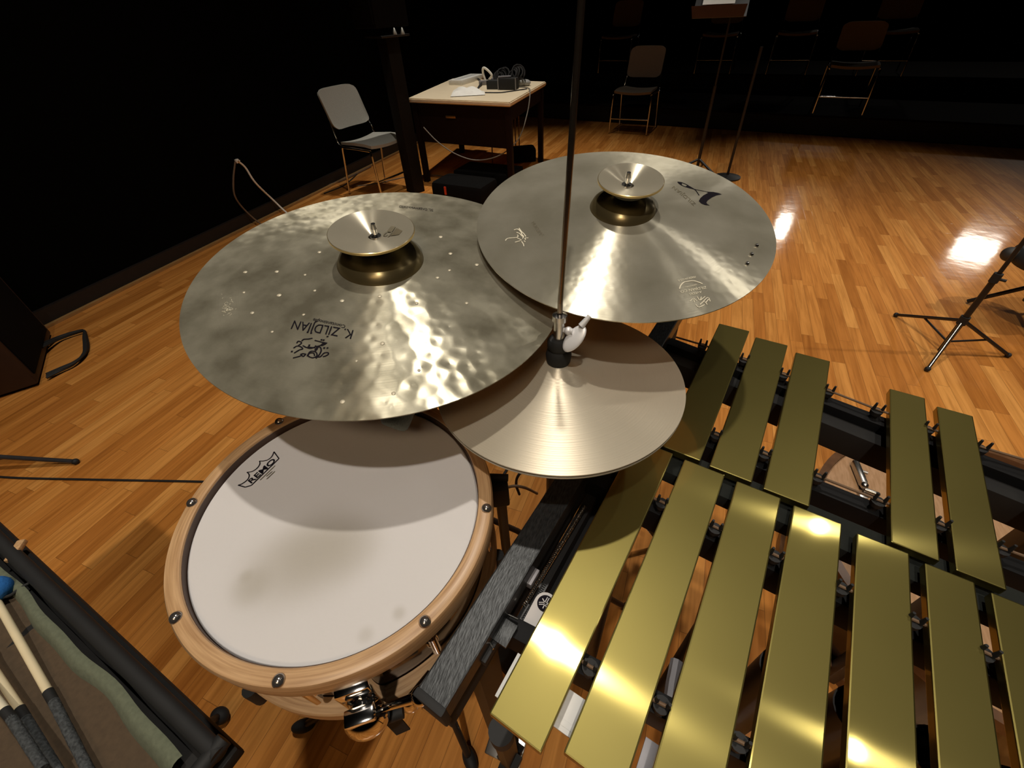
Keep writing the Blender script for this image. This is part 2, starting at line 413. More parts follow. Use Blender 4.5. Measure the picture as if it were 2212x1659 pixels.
# ------------------------------------------------------------------ the room
b = MB(); b.box((2.2, 5, -.05), (11.6, 22, .1)); fl = struct('floor', b, floor_mat())
b = MB(); b.box((-3.68, 5, 3.2), (.2, 22, 6.4)); struct('wall_left', b, M_wall)
b = MB(); b.box((8.1, 5, 3.2), (.2, 22, 6.4)); struct('wall_right', b, M_wall)
b = MB(); b.box((2.2, 16.1, 3.2), (11.6, .2, 6.4)); struct('wall_far', b, M_wall)
b = MB(); b.box((2.2, -6.1, 3.2), (11.6, .2, 6.4)); struct('wall_near', b, M_wall)
b = MB(); b.box((2.2, 5, 6.5), (11.6, 22, .1)); struct('ceiling', b, M_wall)
b = MB(); b.box((-3.572, 5, .05), (.016, 22, .10)); b.box((-3.574, 5, .103), (.012, 22, .006)); struct('baseboard_left', b, M_black)
b = MB(); b.box((-3.55, 5, .008), (.03, 22, .016)); struct('trim_1', b, wood_mat('shoe_moulding', (.30, .16, .05), (.40, .22, .08), (10, 1, 10)))

# black seating risers across the back
rz = math.atan2(-.70, 4.76)
def riser(y, z0, h, depth, label):
    t = thing('seating_riser', label, 'riser', (2.2, y, z0))
    rot = Matrix.Rotation(rz, 3, 'Z'); c = Vector((2.2, y + depth / 2, z0 + h / 2))
    b = MB(); b.box(c, (10.6, depth, h - .02), rot); part('riser_body', b, M_blackmat, t, smooth=False)
    b = MB(); b.box(c + Vector((0, 0, h / 2)), (10.6, depth + .02, .02), rot, .004); part('tread', b, M_riser, t, smooth=False)
M_riser = mat('black_brown_tread', (.010, .006, .004), .95, spec=.05)
riser(6.55, 0, .2, 1.5, 'low black seating riser edging the lit wooden floor')
riser(8.08, 0, .4, 1.5, 'taller black seating riser behind the low one')

# ------------------------------------------------------------------ vibraphone
BU = .057; BZ = .887
def uvz(u, v, z): return UX * (u * BU) + VX * (v * BU) + Vector((0, 0, z))
vib = thing('vibraphone', 'black framed vibraphone with gold satin bars beside the white snare drum', 'vibraphone', uvz(2, 5, 0))
ROTB = Matrix.Rotation(TH, 3, 'Z')
def ubox(b, u0, u1, v0, v1, z0, z1, bev=0):
    return b.box(uvz((u0 + u1) / 2, (v0 + v1) / 2, (z0 + z1) / 2), (abs(u1 - u0) * BU, abs(v1 - v0) * BU, z1 - z0), ROTB, bev)
nat = [(-1.62, -.62), (-.322, .654), (.935, 1.903), (2.17, 3.123), (3.402, 4.323), (4.574, 5.365), (5.595, 6.36), (6.6, 7.36), (7.6, 8.35)]
natn = [1.087, 1.29, 1.47, 1.65, 1.83, 2.01, 2.19, 2.37, 2.55]
natf = [8.09, 8.054, 8.017, 7.968, 7.886, 7.813, 7.74, 7.67, 7.6]
acc = [(-.97, .029, 14.673, 8.19), (.266, 1.25, 14.401, 8.143), (1.513, 2.478, 14.124, 8.094), (4.01, 4.836, 13.526, 8.001), (5.087, 5.862, 13.297, 7.935), (7.1, 7.86, 12.8, 7.85)]
def tone_bar(u0, u1, v0, v1):
    b = MB(); L = (v1 - v0) * BU; w = (u1 - u0) * BU; c = uvz((u0 + u1) / 2, (v0 + v1) / 2, BZ - .0062)
    b.box(c, (w, L, .0124), ROTB, .0016)
    o = part('tone_bar', b, M_bar, vib, smooth=False)
for (u0, u1), v0, v1 in zip(nat, natn, natf): tone_bar(u0, u1, v0, v1)
for u0, u1, vf, vn in acc: tone_bar(u0, u1, vn, vf)
# support rails, one under each row of nodes
def rail(u0, v0, u1, v1, wd, z0, z1, m=M_black):
    a = uvz(u0, v0, (z0 + z1) / 2); c = uvz(u1, v1, (z0 + z1) / 2); d = c - a
    b = MB(); b.box((a + c) / 2, (d.length, wd, z1 - z0), Matrix.Rotation(math.atan2(d.y, d.x), 3, 'Z'), .002)
    return b
part('support_rail', rail(-2.3, 6.72, 8.6, 6.35, .022, .815, .862), M_rail, vib)
part('support_rail', rail(-2.3, 2.55, 8.6, 3.55, .022, .815, .862), M_rail, vib)
part('support_rail', rail(-2.3, 9.5, 8.6, 8.95, .024, .80, .862), M_rail, vib)
part('support_rail', rail(-2.3, 13.4, 8.6, 11.75, .024, .80, .865), M_rail, vib)
b = rail(-2.3, 12.98, 8.6, 11.33, .030, .80, .848); part('resonator_bank_cover', b, M_blackmat, vib)
part('damper_bar', rail(-2.2, 8.2, 8.6, 7.82, .05, .845, .868), M_felt, vib)
# bar posts with the cord that carries the bars
def post(u, v):
    b = MB(); p = uvz(u, v, .86)
    b.cyl(p, p + Vector((0, 0, .012)), .006, .0045, 10); b.cyl(p + Vector((0, 0, .012)), p + Vector((0, 0, .020)), .0075, .0085, 12)
    for s in (-1, 1): b.cyl(p + UX * s * .0055 + Vector((0, 0, .018)), p + UX * s * .0055 + Vector((0, 0, .034)), .0028, .0016, 8)
    part('bar_post', b, M_rubber, vib)
fn = [(-.42, 6.6), (.8, 6.56), (2.02, 6.53), (3.23, 6.48), (4.4, 6.46), (5.43, 6.45), (6.5, 6.4)]
nn = [(-.46, 2.62), (.81, 2.74), (2.02, 2.9), (3.23, 3.02), (4.4, 3.14), (5.43, 3.24), (6.5, 3.33)]
fa = [(-1.16, 13.25), (.18, 13.1), (1.35, 12.9), (2.57, 12.72), (3.77, 12.5), (4.9, 12.34), (5.98, 12.2)]
na = [(-1.1, 9.45), (.17, 9.38), (1.38, 9.32), (2.59, 9.2), (3.83, 9.14), (4.95, 9.1), (5.98, 9.05)]
for row in (fn, nn, fa, na):
    for u, v in row: post(u, v)
    b = MB(); b.tube([uvz(row[0][0] - .9, row[0][1] + .02, .882)] + [uvz(u, v, .882) for u, v in row] + [uvz(8.3, row[-1][1], .882)], .0019, 8)
    part('bar_cord', b, M_brncord, vib)
# resonator tubes
def resonator(u, v, L, r=.0225):
    b = MB(); b.lathe([(r, .845), (r + .0015, .845), (r + .0015, .845 - L), (0, .845 - L), (0, .846 - L), (r, .846 - L)], 24, Matrix.Translation(uvz(u, v, 0)))
    part('resonator_tube', b, M_black, vib)
for i, (u0, u1) in enumerate(nat[:8]): resonator((u0 + u1) / 2, 4.62 + .0 * i, .36 - .03 * i)
# end rail at the low end
b = MB(); ubox(b, -2.9, -2.28, .72, 15.2, .855, .887, .002); part('end_rail', b, M_brushblk, vib, smooth=False, label='brushed black metal end rail')
b = MB(); ubox(b, -2.92, -2.26, .60, .76, .845, .8885, .003); part('end_cap', b, M_rubber, vib)
b = MB(); ubox(b, -2.88, -2.36, .7, 15.2, .80, .855, .002); part('end_board', b, M_blackmat, vib)
# legs and casters of the low end, and the cross bar
for v in (2.0, 13.6):
    b = MB(); ubox(b, -2.8, -2.4, v - .35, v + .35, .09, .80, .003); part('leg', b, M_black, vib)
    b = MB(); p = uvz(-2.6, v, .04); b.cyl(p - UX * .016, p + UX * .016, .04, None, 24); b.box(p + Vector((0, 0, .045)), (.05, .03, .03), ROTB); part('caster', b, M_rubber, vib)
b = MB(); ubox(b, -2.75, -2.45, 2.3, 13.3, .30, .34, .003); part('cross_bar', b, M_black, vib)
for v in (1.6, 12.6):
    b = MB(); ubox(b, 8.3, 8.7, v - .35, v + .35, 0, .86, .003); part('leg', b, M_black, vib)
# damper spring
b = MB(); a = uvz(-2.14, 3.05, .853); c = uvz(-2.05, 5.9, .853); n = 520; pts = []
for i in range(n + 1):
    t = i / n; ang = t * 2 * math.pi * 62; pts.append(a.lerp(c, t) + UX * .0026 * math.cos(ang) + Vector((0, 0, .0026 * math.sin(ang))))
b.tube(pts, .0007, 5); part('damper_spring', b, M_chrome_d, vib)
b = MB(); ubox(b, -2.3, -1.35, 3.9, 13, .775, .80); ubox(b, -2.24, -1.98, 2.6, 9, .80, .83); part('motor_housing', b, M_black, vib)
# maker's plate with the three crossed forks in a ring
pc = at(1178, 1304, .852)
b = MB(); out = []
for k in range(13):
    an = TH + math.pi * k / 12; out.append(pc + Vector((math.cos(an), math.sin(an), 0)) * .0135)
low = [pc - UX * .0125 - VX * .040, pc + UX * .0125 - VX * .040]
b.prism(out + low, (0, 0, -.010)); pl = part('maker_plate', b, M_logo, vib, smooth=False, label='pale grey plate with round emblem')
b = MB(); b.cyl(pc + Vector((0, 0, .0001)), pc + Vector((0, 0, .0007)), .0098, None, 32); part('emblem_disc', b, M_ink, pl)
b = MB()
for k in range(3):
    an = TH + R(90 + 120 * k); d = Vector((math.cos(an), math.sin(an), 0)); s = Vector((-d.y, d.x, 0)); z = Vector((0, 0, .0009))
    ribbon(b, [pc + z - d * .0066, pc + z + d * .001], .0012, (0, 0, 1))
    for q in (-1, 1): ribbon(b, [pc + z + d * .001 + s * .0011 * q, pc + z + d * .0078 + s * .0011 * q], .001, (0, 0, 1))
    ribbon(b, [pc + z + d * .001 - s * .0014, pc + z + d * .001 + s * .0014], .001, (0, 0, 1))
part('emblem_forks', b, M_logo, pl, smooth=False)
# clip, pads and brackets near the end rail
pc = at(1090, 1366, .868); b = MB(); b.box(pc, (.020, .026, .004), ROTB, .0006); cl = part('clip_plate', b, M_brushblk, vib)
b = MB(); b.tube([pc + UX * .006 + VX * .019 + Vector((0, 0, .002)), pc - UX * .013 + VX * .017, pc - UX * .017 - VX * .013, pc - UX * .001 - VX * .021 + Vector((0, 0, .002))], .0012, 8); part('clip_wire', b, M_chrome_d, cl)
for q, s in (((1147, 1247), (.013, .022, .012)), ((1064, 1388), (.012, .045, .012)), ((1163, 1145), (.02, .012, .01))):
    b = MB(); b.box(at(*q, .858), s, ROTB, .001); part('pad', b, M_bracket if q[0] == 1147 else M_rubber, vib)
b = MB(); b.box(at(1105, 1463, .862), (.012, .046, .003), ROTB, .0005); part('bracket', b, M_white, vib, label='white bracket')
b = MB(); b.box(at(1230, 1540, .858), (.026, .036, .003), ROTB, .0005); b.box(at(1222, 1566, .857), (.034, .006, .006), ROTB, .0005); part('bracket', b, M_white, vib, label='white bracket')
b = MB(); b.box(at(1397, 1645, .850), (.014, .035, .003), ROTB, .0005); part('bracket', b, M_bracket, vib)
b = MB(); b.tube([at(1462, 1428, .83), at(1452, 1480, .83), at(1445, 1530, .83)], .007, 8); part('damper_rod', b, M_bracket, vib)
p = at(1082, 1578, .76); b = MB(); b.cyl(p - Vector((0, 0, .03)), p, .015, None, 24); part('adjuster_knob', b, M_rubber, vib)

# ------------------------------------------------------------------ snare drum
SC = Vector((-.3313, .1984, .9277)); SN = Vector((.0509, -.0345, 1)).normalized()
MS = frame(SC, SN)
snare = thing('snare_drum', 'snare drum with white coated head and natural maple wood hoops', 'drum', MS)
def s_local(px, py, z=0): return MS.inverted() @ on_plane(px, py, SC + SN * z, SN)
HEAD_WEAR = []
for px, py, rad, k in ((690, 1190, .085, .75), (600, 1230, .075, .45), (545, 1265, .035, .55), (760, 1180, .06, .4), (862, 1325, .012, .45), (790, 1372, .014, .35), (532, 1245, .012, .4)):
    q = s_local(px, py); HEAD_WEAR.append((q.x, q.y, rad, k))
RH = .1725
b = MB(); b.lathe([(0, .0005), (.06, .0005), (.12, .0004), (RH - .002, .0), (RH, -.002), (RH + .0005, -.012), (RH - .002, -.012), (RH - .003, -.004), (.1, -.002), (0, -.002)], 128)
hd = part('drum_head', b, head_mat(), snare, local=True)
ro, ri = RH + .0195, RH + .0012
b = MB(); b.lathe([(ri, .0085), (ri + .0012, .0105), (ri + .004, .0112), (ro - .006, .0112), (ro - .002, .0098), (ro, .006), (ro, -.019), (ro - .002, -.0205), (ri, -.0205)], 160)
part('top_hoop', b, M_hoop, snare, local=True)
b = MB(); b.lathe([(ri - .0006, .0082), (ri + .0004, .0088), (ri + .0006, -.004), (ri - .0006, -.004)], 128); part('hoop_inner_shade', b, mat('painted_hoop_shade', (.085, .045, .028), .5), snare, local=True, label='painted shade on the inner face of the hoop')  # dark ring puts the shade of the hoop's inner wall into colour
b = MB(); b.lathe([(RH - .001, -.012), (RH, -.014), (RH, -.138), (RH - .006, -.138), (RH - .006, -.012)], 128); part('shell', b, M_shell, snare, local=True)
b = MB(); b.lathe([(ri, -.128), (ro - .002, -.128), (ro, -.130), (ro, -.154), (ro - .002, -.156), (ri, -.156)], 128); part('bottom_hoop', b, M_hoop, snare, local=True)
b = MB(); b.lathe([(0, -.146), (RH, -.146), (RH, -.148), (0, -.148)], 96); part('bottom_head', b, M_paper, snare, local=True)
angs = []
for px, py in ((420, 1085), (383, 1330), (601, 1470), (918, 1343), (1048, 1097), (603, 910)):
    q = s_local(px, py, .012); angs.append(math.atan2(q.y, q.x))
print('SNARE LUGS', [round(math.degrees(a)) for a in angs])
angs += [angs[0] - R(270 - 45) if False else R(60), R(105)]
for a in angs:
    d = Vector((math.cos(a), math.sin(a), 0)); rr = ro - .0075
    b = MB(); b.lathe([(0, .0162), (.0024, .0158), (.0045, .0146), (.0060, .0126), (.0064, .0112), (0, .0112)], 24, Matrix.Translation(d * rr)); pass
    tr = part('tension_screw', b, M_screw, snare, local=True)
    b = MB(); b.cyl(d * (RH + .008) + Vector((0, 0, -.02)), d * (RH + .008) + Vector((0, 0, -.07)), .003, None, 10); b.cyl(d * (RH + .008) + Vector((0, 0, -.05)), d * (RH + .008) + Vector((0, 0, -.10)), .0055, .0055, 14); b.sph(d * (RH + .004) + Vector((0, 0, -.075)), .008, u=14, v=8)
    part('lug', b, M_chrome, snare, local=True)
# throw-off with its round chrome body, lever and knob, and the black strap
q = s_local(782, 1505, -.06); a = math.atan2(q.y, q.x); d = Vector((math.cos(a), math.sin(a), 0)); s = Vector((-d.y, d.x, 0)); zz = Vector((0, 0, 1))
T = Matrix((s, d, zz)).transposed()
b = MB(); c = d * (RH + .024) + zz * -.058
b.box(c + d * -.012 + zz * .0, (.034, .030, .085), T, .004)
b.sph(c + d * .014 + zz * -.020, .023, (1, .8, 1.2), T, 28, 18); b.box(c + d * .016 + zz * .01, (.030, .016, .012), T, .003)
th = part('throw_off', b, M_chrome, snare, local=True)
b = MB(); b.cyl(c + d * .012 + s * .018 + zz * -.01, c + d * .02 + s * .062 + zz * .022, .0035, .0055, 14); b.sph(c + d * .02 + s * .062 + zz * .022, .0095, u=18, v=12); part('lever', b, M_chrome, th, local=True)
b = MB(); b.cyl(c + d * .014 + s * .012 + zz * -.04, c + d * .014 + s * .034 + zz * -.04, .0075, None, 16); part('adjusting_knob', b, M_rubber, th, local=True)
b = MB(); p0 = c + d * .005 + s * .012 + zz * -.05; b.prism([p0 - s * .009, p0 + s * .009, p0 + s * .013 + zz * -.085 + d * .01, p0 - s * .005 + zz * -.09 + d * .01], d * .0015); part('snare_strap', b, M_blackmat, snare, local=True, smooth=False)
# printed crown logo and name
up = SN
def sl(px, py): v = s_local(px, py); v.z = .0012; return v
Z3 = lambda x, y: sl(500 + x / 18.433, 960 + y / 18.433)
b = MB()
crown = [(275, 1640), (420, 1590), (570, 1490), (670, 1390), (715, 1280), (695, 1190), (625, 1125), (780, 1110), (930, 1040), (1060, 930), (1130, 820), (1140, 740), (1120, 680), (1270, 680), (1430, 640), (1570, 550), (1650, 440), (1700, 310), (1900, 580), (800, 1650), (560, 1720), (275, 1640)]
def smooth_px(seq, n=5): return [(v.x, v.y) for v in spline([Vector((x, y, 0)) for x, y in seq], n)]
for seg in (crown[0:7], crown[6:13], crown[12:18]): ribbon(b, [Z3(*q) for q in smooth_px(seg)], .0012, (0, 0, 1))
for i in (17, 18, 19, 20): ribbon(b, [Z3(*crown[i]), Z3(*crown[i + 1])], .0014, (0, 0, 1))
L0, L1, LT = (800, 1580), (1790, 660), (660, 1470)
def rpos(s_, t_):
    p = Z3(L0[0] + (L1[0] - L0[0]) * s_, L0[1] + (L1[1] - L0[1]) * s_); up_ = Z3(*LT) - Z3(*L0); return p + up_ * t_ * 1.05
put_text(b, 'REMO', rpos, .02)
part('printed_logo', b, M_ink, snare, local=True, smooth=False, label='black printed crown logo')
b = MB()
for (x0, y0, x1, y1) in ((1150, 1440, 1750, 860), (1400, 1290, 1640, 1090), (1410, 1400, 1740, 1090)): ribbon(b, [Z3(x0, y0), Z3(x1, y1)], .0011, (0, 0, 1))
part('small_print', b, M_ink2, snare, local=True, smooth=False)

# snare stand
st = thing('snare_stand', 'chrome and black tripod stand carrying the white snare drum', 'stand', (SC.x, SC.y + .02, 0))
bz = .745; c0 = Vector((SC.x - .008, SC.y + .01, 0))
b = MB(); b.cyl(c0 + Vector((0, 0, .12)), c0 + Vector((0, 0, .70)), .0125, None, 20); part('tube', b, M_chrome_d, st)
foot = at(655, 1568, .02)
for tgt in (foot, at(1015, 1640, .02), c0 + Vector((.02, .36, .02))):
    b = MB(); b.tube([c0 + Vector((0, 0, .33)), c0.lerp(tgt, .55) + Vector((0, 0, .15)), tgt], .008, 10); lg = part('leg', b, M_black, st)
    b = MB(); dd = (tgt - c0).normalized(); b.sph(tgt, .02, (1.5, .8, .9), Matrix.Rotation(math.atan2(dd.y, dd.x), 3, 'Z')); part('rubber_foot', b, M_rubber, lg)
for k in range(3):
    an = R(20 + 120 * k); d3 = Vector((math.cos(an), math.sin(an), 0)); tip = MS @ (d3 * (RH + .022) + Vector((0, 0, -.158)))
    b = MB(); b.tube([c0 + Vector((0, 0, .69)), c0 + Vector((0, 0, .70)) + d3 * .08, tip, tip + Vector((0, 0, .022))], .006, 10); ar = part('basket_arm', b, M_chrome_d, st)
    b = MB(); b.cyl(tip + Vector((0, 0, -.008)), tip + Vector((0, 0, .028)), .009, None, 12); part('rubber_grip', b, M_rubber, ar)
# wing bolt of the basket, seen right of the throw-off
p = at(890, 1512, .80); b = MB(); b.cyl(p, p + Vector((.01, .03, .0)), .008, None, 14); b.sph(p + Vector((-.002, -.004, -.004)), .0125, (.8, .7, 1.5)); b.box(p + Vector((.03, 0, -.008)), (.03, .006, .03), Matrix.Rotation(.5, 3, 'Y'), .003); part('wing_bolt', b, M_chrome, st)

# ------------------------------------------------------------------ cymbals
def prof_fn(Rr, rb, hb, ht):
    """height of the top surface: bow from rim (0) to hb at the bell edge, bell dome up to ht"""
    def f(r):
        if r >= rb: x = (Rr - r) / (Rr - rb); return hb * (1.12 * x - .12 * x * x) if Rr > .1 else hb * x
        x = r / rb; return hb + (ht - hb) * math.sqrt(max(0, 1 - x ** 2.2)) if x < 1 else hb
    return f
def cymbal_mesh(Rr, f, r0, r1, n, th=.0014, seg=160):
    rs = [r0 + (r1 - r0) * i / n for i in range(n + 1)]
    top = [(r, f(r)) for r in rs]; bot = [(r, f(r) - th) for r in reversed(rs)]
    b = MB(); b.lathe(top + bot, seg); return b
def cymbal(name, label, cat, C, n, Rr, rb, hb, ht, mbody, mbell, hole=.006, f=None):
    M = frame(C, n); t = thing(name, label, cat, M); f = f or prof_fn(Rr, rb, hb, ht)
    part('bow', cymbal_mesh(Rr, f, rb, Rr, 26), mbody, t, local=True)
    part('bell', cymbal_mesh(Rr, f, hole, rb, 12), mbell, t, local=True, label='dark bell' if mbell is M_bell else None)
    return t, M, f
def on_cym(M, f):
    inv = M.inverted(); n = M.to_3x3().col[2]
    def g(px, py, lift=.0006):
        z = .012
        for _ in range(6):
            p = inv @ on_plane(px, py, M.translation + n * z, n); z = f(math.hypot(p.x, p.y))
        p.z = z + lift; return p
    return g
def curve_text(mb, body, g, a, b_, t, f, lift=.0006):
    """a, b_: pixels where the baseline starts and ends; t: pixel above a at cap height"""
    A, B, T_ = g(*a), g(*b_), g(*t); ex = B - A; ey = T_ - A
    def pos(s_, t_):
        p = A + ex * s_ + ey * t_; p.z = f(math.hypot(p.x, p.y)) + lift; return p
    put_text(mb, body, pos)
def strokes(mb, g, seqs, conv, w):
    for q in seqs: ribbon(mb, [g(*conv(*p)) for p in q], w, (0, 0, 1))

KC = Vector((-.3944, .4663, 1.1052)); KN = Vector((.1211, -.0842, 1))
kc, MK, fK = cymbal('ride_cymbal', 'large hammered bronze cymbal overhanging the snare drum, dark script near its edge', 'cymbal', KC, KN, .2616, .0597, .0247, .0474, M_K, M_bell)
gK = on_cym(MK, fK)
b = MB()
curve_text(b, 'K. ZILDJIAN', gK, (764, 714), (636, 693), (758, 733), fK)
curve_text(b, 'Constantinople', gK, (747, 703), (678, 688), (744, 710), fK)
part('printed_name', b, M_ink, kc, local=True, smooth=False, label='black printed name')
b = MB()
Z7 = lambda x, y: (600 + x / 8.508, 660 + y / 8.508)
strokes(b, gK, [smooth_px(s_, 4) for s_ in (
    [(280, 970), (420, 930), (450, 890), (520, 900)], [(420, 895), (470, 940), (520, 890)], [(540, 940), (600, 850), (700, 860), (720, 930), (640, 965), (560, 930), (590, 880), (660, 880), (680, 930)],
    [(700, 980), (770, 900), (800, 830), (780, 770), (720, 780), (680, 830)], [(740, 950), (790, 940), (850, 880), (920, 870), (930, 900), (880, 930), (830, 945)],
    [(290, 790), (350, 750), (420, 760), (460, 800), (400, 820), (300, 880)], [(460, 740), (540, 780), (620, 790), (700, 760), (780, 740), (840, 700), (910, 695)], [(550, 760), (620, 775), (690, 780)],
    [(350, 700), (380, 660), (440, 690), (380, 740)], [(440, 660), (480, 625), (560, 620), (640, 605)], [(680, 645), (760, 665), (820, 680), (890, 700), (800, 745)], [(690, 740), (730, 790), (690, 840)])], Z7, .0016)
strokes(b, gK, [[(x - 16, y), (x + 16, y)] for x, y in ((260, 850), (580, 735), (845, 640), (855, 785), (915, 785), (550, 495), (615, 510), (915, 575), (805, 635))], Z7, .0024)
part('printed_emblem', b, M_ink, kc, local=True, smooth=False, label='black printed script emblem')
b = MB()
curve_text(b, '20" OVERHAMMERED', gK, (936, 457), (862, 449), (936, 452), fK)
part('printed_line', b, M_ink, kc, local=True, smooth=False)
b = MB()
for _ in range(46):
    p = gK(493 + random.gauss(0, 7), 664 + random.gauss(0, 11)); an = random.uniform(0, 3.1); d = Vector((math.cos(an), math.sin(an), 0)) * random.uniform(.0008, .0022); ribbon(b, [p - d, p + d], .00035, (0, 0, 1))
part('stamped_mark', b, M_etch, kc, local=True, smooth=False)
for x, y in ((973, 548), (971, 584), (1030, 572), (952, 512), (603, 638), (680, 628), (527, 632), (659, 594), (588, 717), (656, 680), (545, 676), (739, 650), (820, 640), (900, 655), (945, 600), (826, 742), (770, 780), (850, 850), (530, 588), (598, 587), (690, 545), (1008, 655), (905, 800), (740, 868)):
    b = MB(); p = gK(x, y, .0003); r_ = random.uniform(.0016, .0030); b.lathe([(0, .0009), (r_ * .5, .0008), (r_, .0001), (r_ * .5, -.0003), (0, -.0004)], 10, Matrix.Translation(p)); part('hammer_dimple', b, M_dim, kc, local=True)

AC = Vector((-.0958, .6754, 1.1364)); AN = Vector((.0771, -.1792, 1))
ac, MA, fA = cymbal('crash_cymbal', 'smooth satin bronze cymbal farther back, overlapping the large hammered one', 'cymbal', AC, AN, .2206, .0487, .0203, .0396, M_A, M_bell)
gA = on_cym(MA, fA)
ZA = lambda x, y: (1440 + x / 13.825, 370 + y / 13.825)
b = MB()
def blob(pts):
    vs = [b.bm.verts.new(gA(*ZA(*p))) for p in pts]
    bmesh.ops.triangulate(b.bm, faces=[b.bm.faces.new(vs)])
blob([(1240, 655), (1170, 615), (1390, 628), (1530, 655), (1645, 692), (1480, 725), (1330, 800), (1220, 880), (1185, 940), (1210, 990), (1290, 1030), (1140, 1012), (1030, 965), (960, 895), (1000, 815), (1100, 725), (1200, 675)])
strokes(b, gA, [smooth_px(s_, 4) for s_ in ([(330, 325), (430, 340), (560, 390), (700, 470), (850, 565), (900, 625), (970, 730)], [(330, 325), (380, 380), (500, 450), (680, 505), (850, 550), (1050, 590), (1250, 635)])], ZA, .0014)
blob([(330, 325), (400, 335), (470, 358), (440, 385), (470, 410), (400, 395), (355, 365)]); blob([(600, 420), (680, 470), (740, 515), (640, 485), (560, 455), (600, 445)])
part('printed_letter', b, M_ink, ac, local=True, smooth=False, label='black script letter')
b = MB()
curve_text(b, 'ZILDJIAN', gA, (1504, 441), (1456, 402), (1499, 446), fA)
curve_text(b, 'MEDIUM', gA, (1165, 509), (1148, 482), (1171, 505), fA)
curve_text(b, 'THIN', gA, (1172, 512), (1164, 502), (1176, 509), fA)
part('printed_word', b, M_ink2, ac, local=True, smooth=False, label='faded grey lettering')
ZC = lambda x, y: (1430 + x / 15.8, 570 + y / 15.8)
b = MB()
def ct(body, a, c, t): curve_text(b, body, gA, ZC(*a), ZC(*c), ZC(*t), fA)
ct('ZILDJIAN CO.', (1500, 770), (590, 930), (1525, 850)); ct('AVEDIS', (1340, 930), (920, 1010), (1360, 1000)); ct('TURKISH CYMBALS', (1190, 690), (790, 790), (1200, 730)); ct('MADE IN U.S.A.', (1130, 420), (530, 560), (1140, 480))
strokes(b, gA, [smooth_px(s_, 4) for s_ in ([(590, 860), (640, 740), (740, 640), (860, 610), (1000, 590), (1130, 600), (1290, 650), (1380, 690)],)], ZC, .0014)
strokes(b, gA, [smooth_px(s_, 3) for s_ in ([(950, 1290), (1060, 1200), (1100, 1320)], [(1200, 1130), (1290, 1260), (1340, 1130)], [(1310, 1250), (1470, 1120)], [(1350, 1350), (1560, 1150), (1640, 1290)], [(1150, 1390), (1250, 1490), (1450, 1400)], [(1290, 1400), (1430, 1290), (1540, 1400)], [(1080, 1180), (1190, 1280)], [(1490, 1330), (1590, 1210)])], ZC, .0010)
ZB = lambda x, y: (1080 + x / 18.433, 470 + y / 18.433)
strokes(b, gA, [smooth_px(s_, 3) for s_ in ([(560, 500), (700, 470), (820, 560), (880, 690), (920, 800)], [(660, 600), (790, 650), (880, 760)], [(760, 430), (850, 560), (960, 660), (1030, 770)], [(220, 930), (310, 840), (660, 800), (720, 740), (690, 700)], [(680, 820), (790, 870), (860, 920)], [(590, 990), (700, 965), (820, 930)], [(860, 960), (930, 1060), (950, 1150)], [(1130, 820), (1000, 830), (1020, 900)], [(960, 930), (1010, 980)], [(880, 700), (940, 760), (900, 850)])], ZB, .0014)
part('stamped_mark', b, M_etch, ac, local=True, smooth=False, label='pale stamped trademark lettering')
for x, y in ((1634, 531), (1623, 550), (1613.5, 570)):
    b = MB(); p = gA(x, y, 0); b.lathe([(0, .0032), (.0018, .0028), (.0030, .0012), (.0030, -.003), (0, -.003)], 14, Matrix.Translation(p)); part('rivet', b, M_chrome_d, ac, local=True)

# small inverted cymbals riding on the bells
def small(name, label, M0, t, Rr, shift, m, logo=None):
    n = M0.to_3x3().col[2]; M = M0.copy(); M.translation = M0.translation + n * t + Vector(shift)
    o = thing(name, label, 'cymbal', M)
    b = MB(); b.lathe([(.006, -.010), (.02, -.0075), (Rr * .8, -.0015), (Rr - .0005, .0), (Rr, -.0004), (Rr, -.0038), (Rr - .004, -.0052), (.028, -.0125), (.024, -.020), (.014, -.0235), (.006, -.0235)], 96); part('disc', b, m, o, local=True)
    b = MB(); b.lathe([(Rr - .0002, -.0003), (Rr + .0006, -.0008), (Rr + .0006, -.0036), (Rr - .0002, -.0042)], 96); part('edge', b, M_brassdisc, o, local=True, label='golden rim edge')
    return o, M
n1, MN1 = small('inverted_small_cymbal', 'small upturned cymbal disc stacked on the large hammered cymbal', MK, .0714, .0561, (-.004, -.001, 0), M_small)
n2, MN2 = small('inverted_small_cymbal', 'small upturned cymbal disc stacked on the smooth satin cymbal', MA, .0642, .0458, (.004, .002, 0), M_small)
fs = lambda r: -.010 + .010 * r / .0561
g1 = on_cym(MN1, fs); b = MB(); Zs = lambda x, y: (800 + x / 13.825, 430 + y / 13.825)
b.poly([g1(*Zs(*p)) for p in ((620, 815), (760, 840), (640, 1000), (490, 985))])
strokes(b, g1, [smooth_px(s_, 4) for s_ in ([(490, 990), (420, 1040), (400, 1080), (450, 1100), (520, 1060)], [(640, 1000), (560, 1110), (520, 1110)])], Zs, .0016)
part('printed_mark', b, M_ink2, n1, local=True, smooth=False)
b = MB(); b.poly([g1(*Zs(*p)) for p in ((780, 870), (960, 960), (850, 1080), (600, 1100))]); part('faded_print', b, mat('dull_print', (.20, .17, .11), .5, .5), n1, local=True, smooth=False)

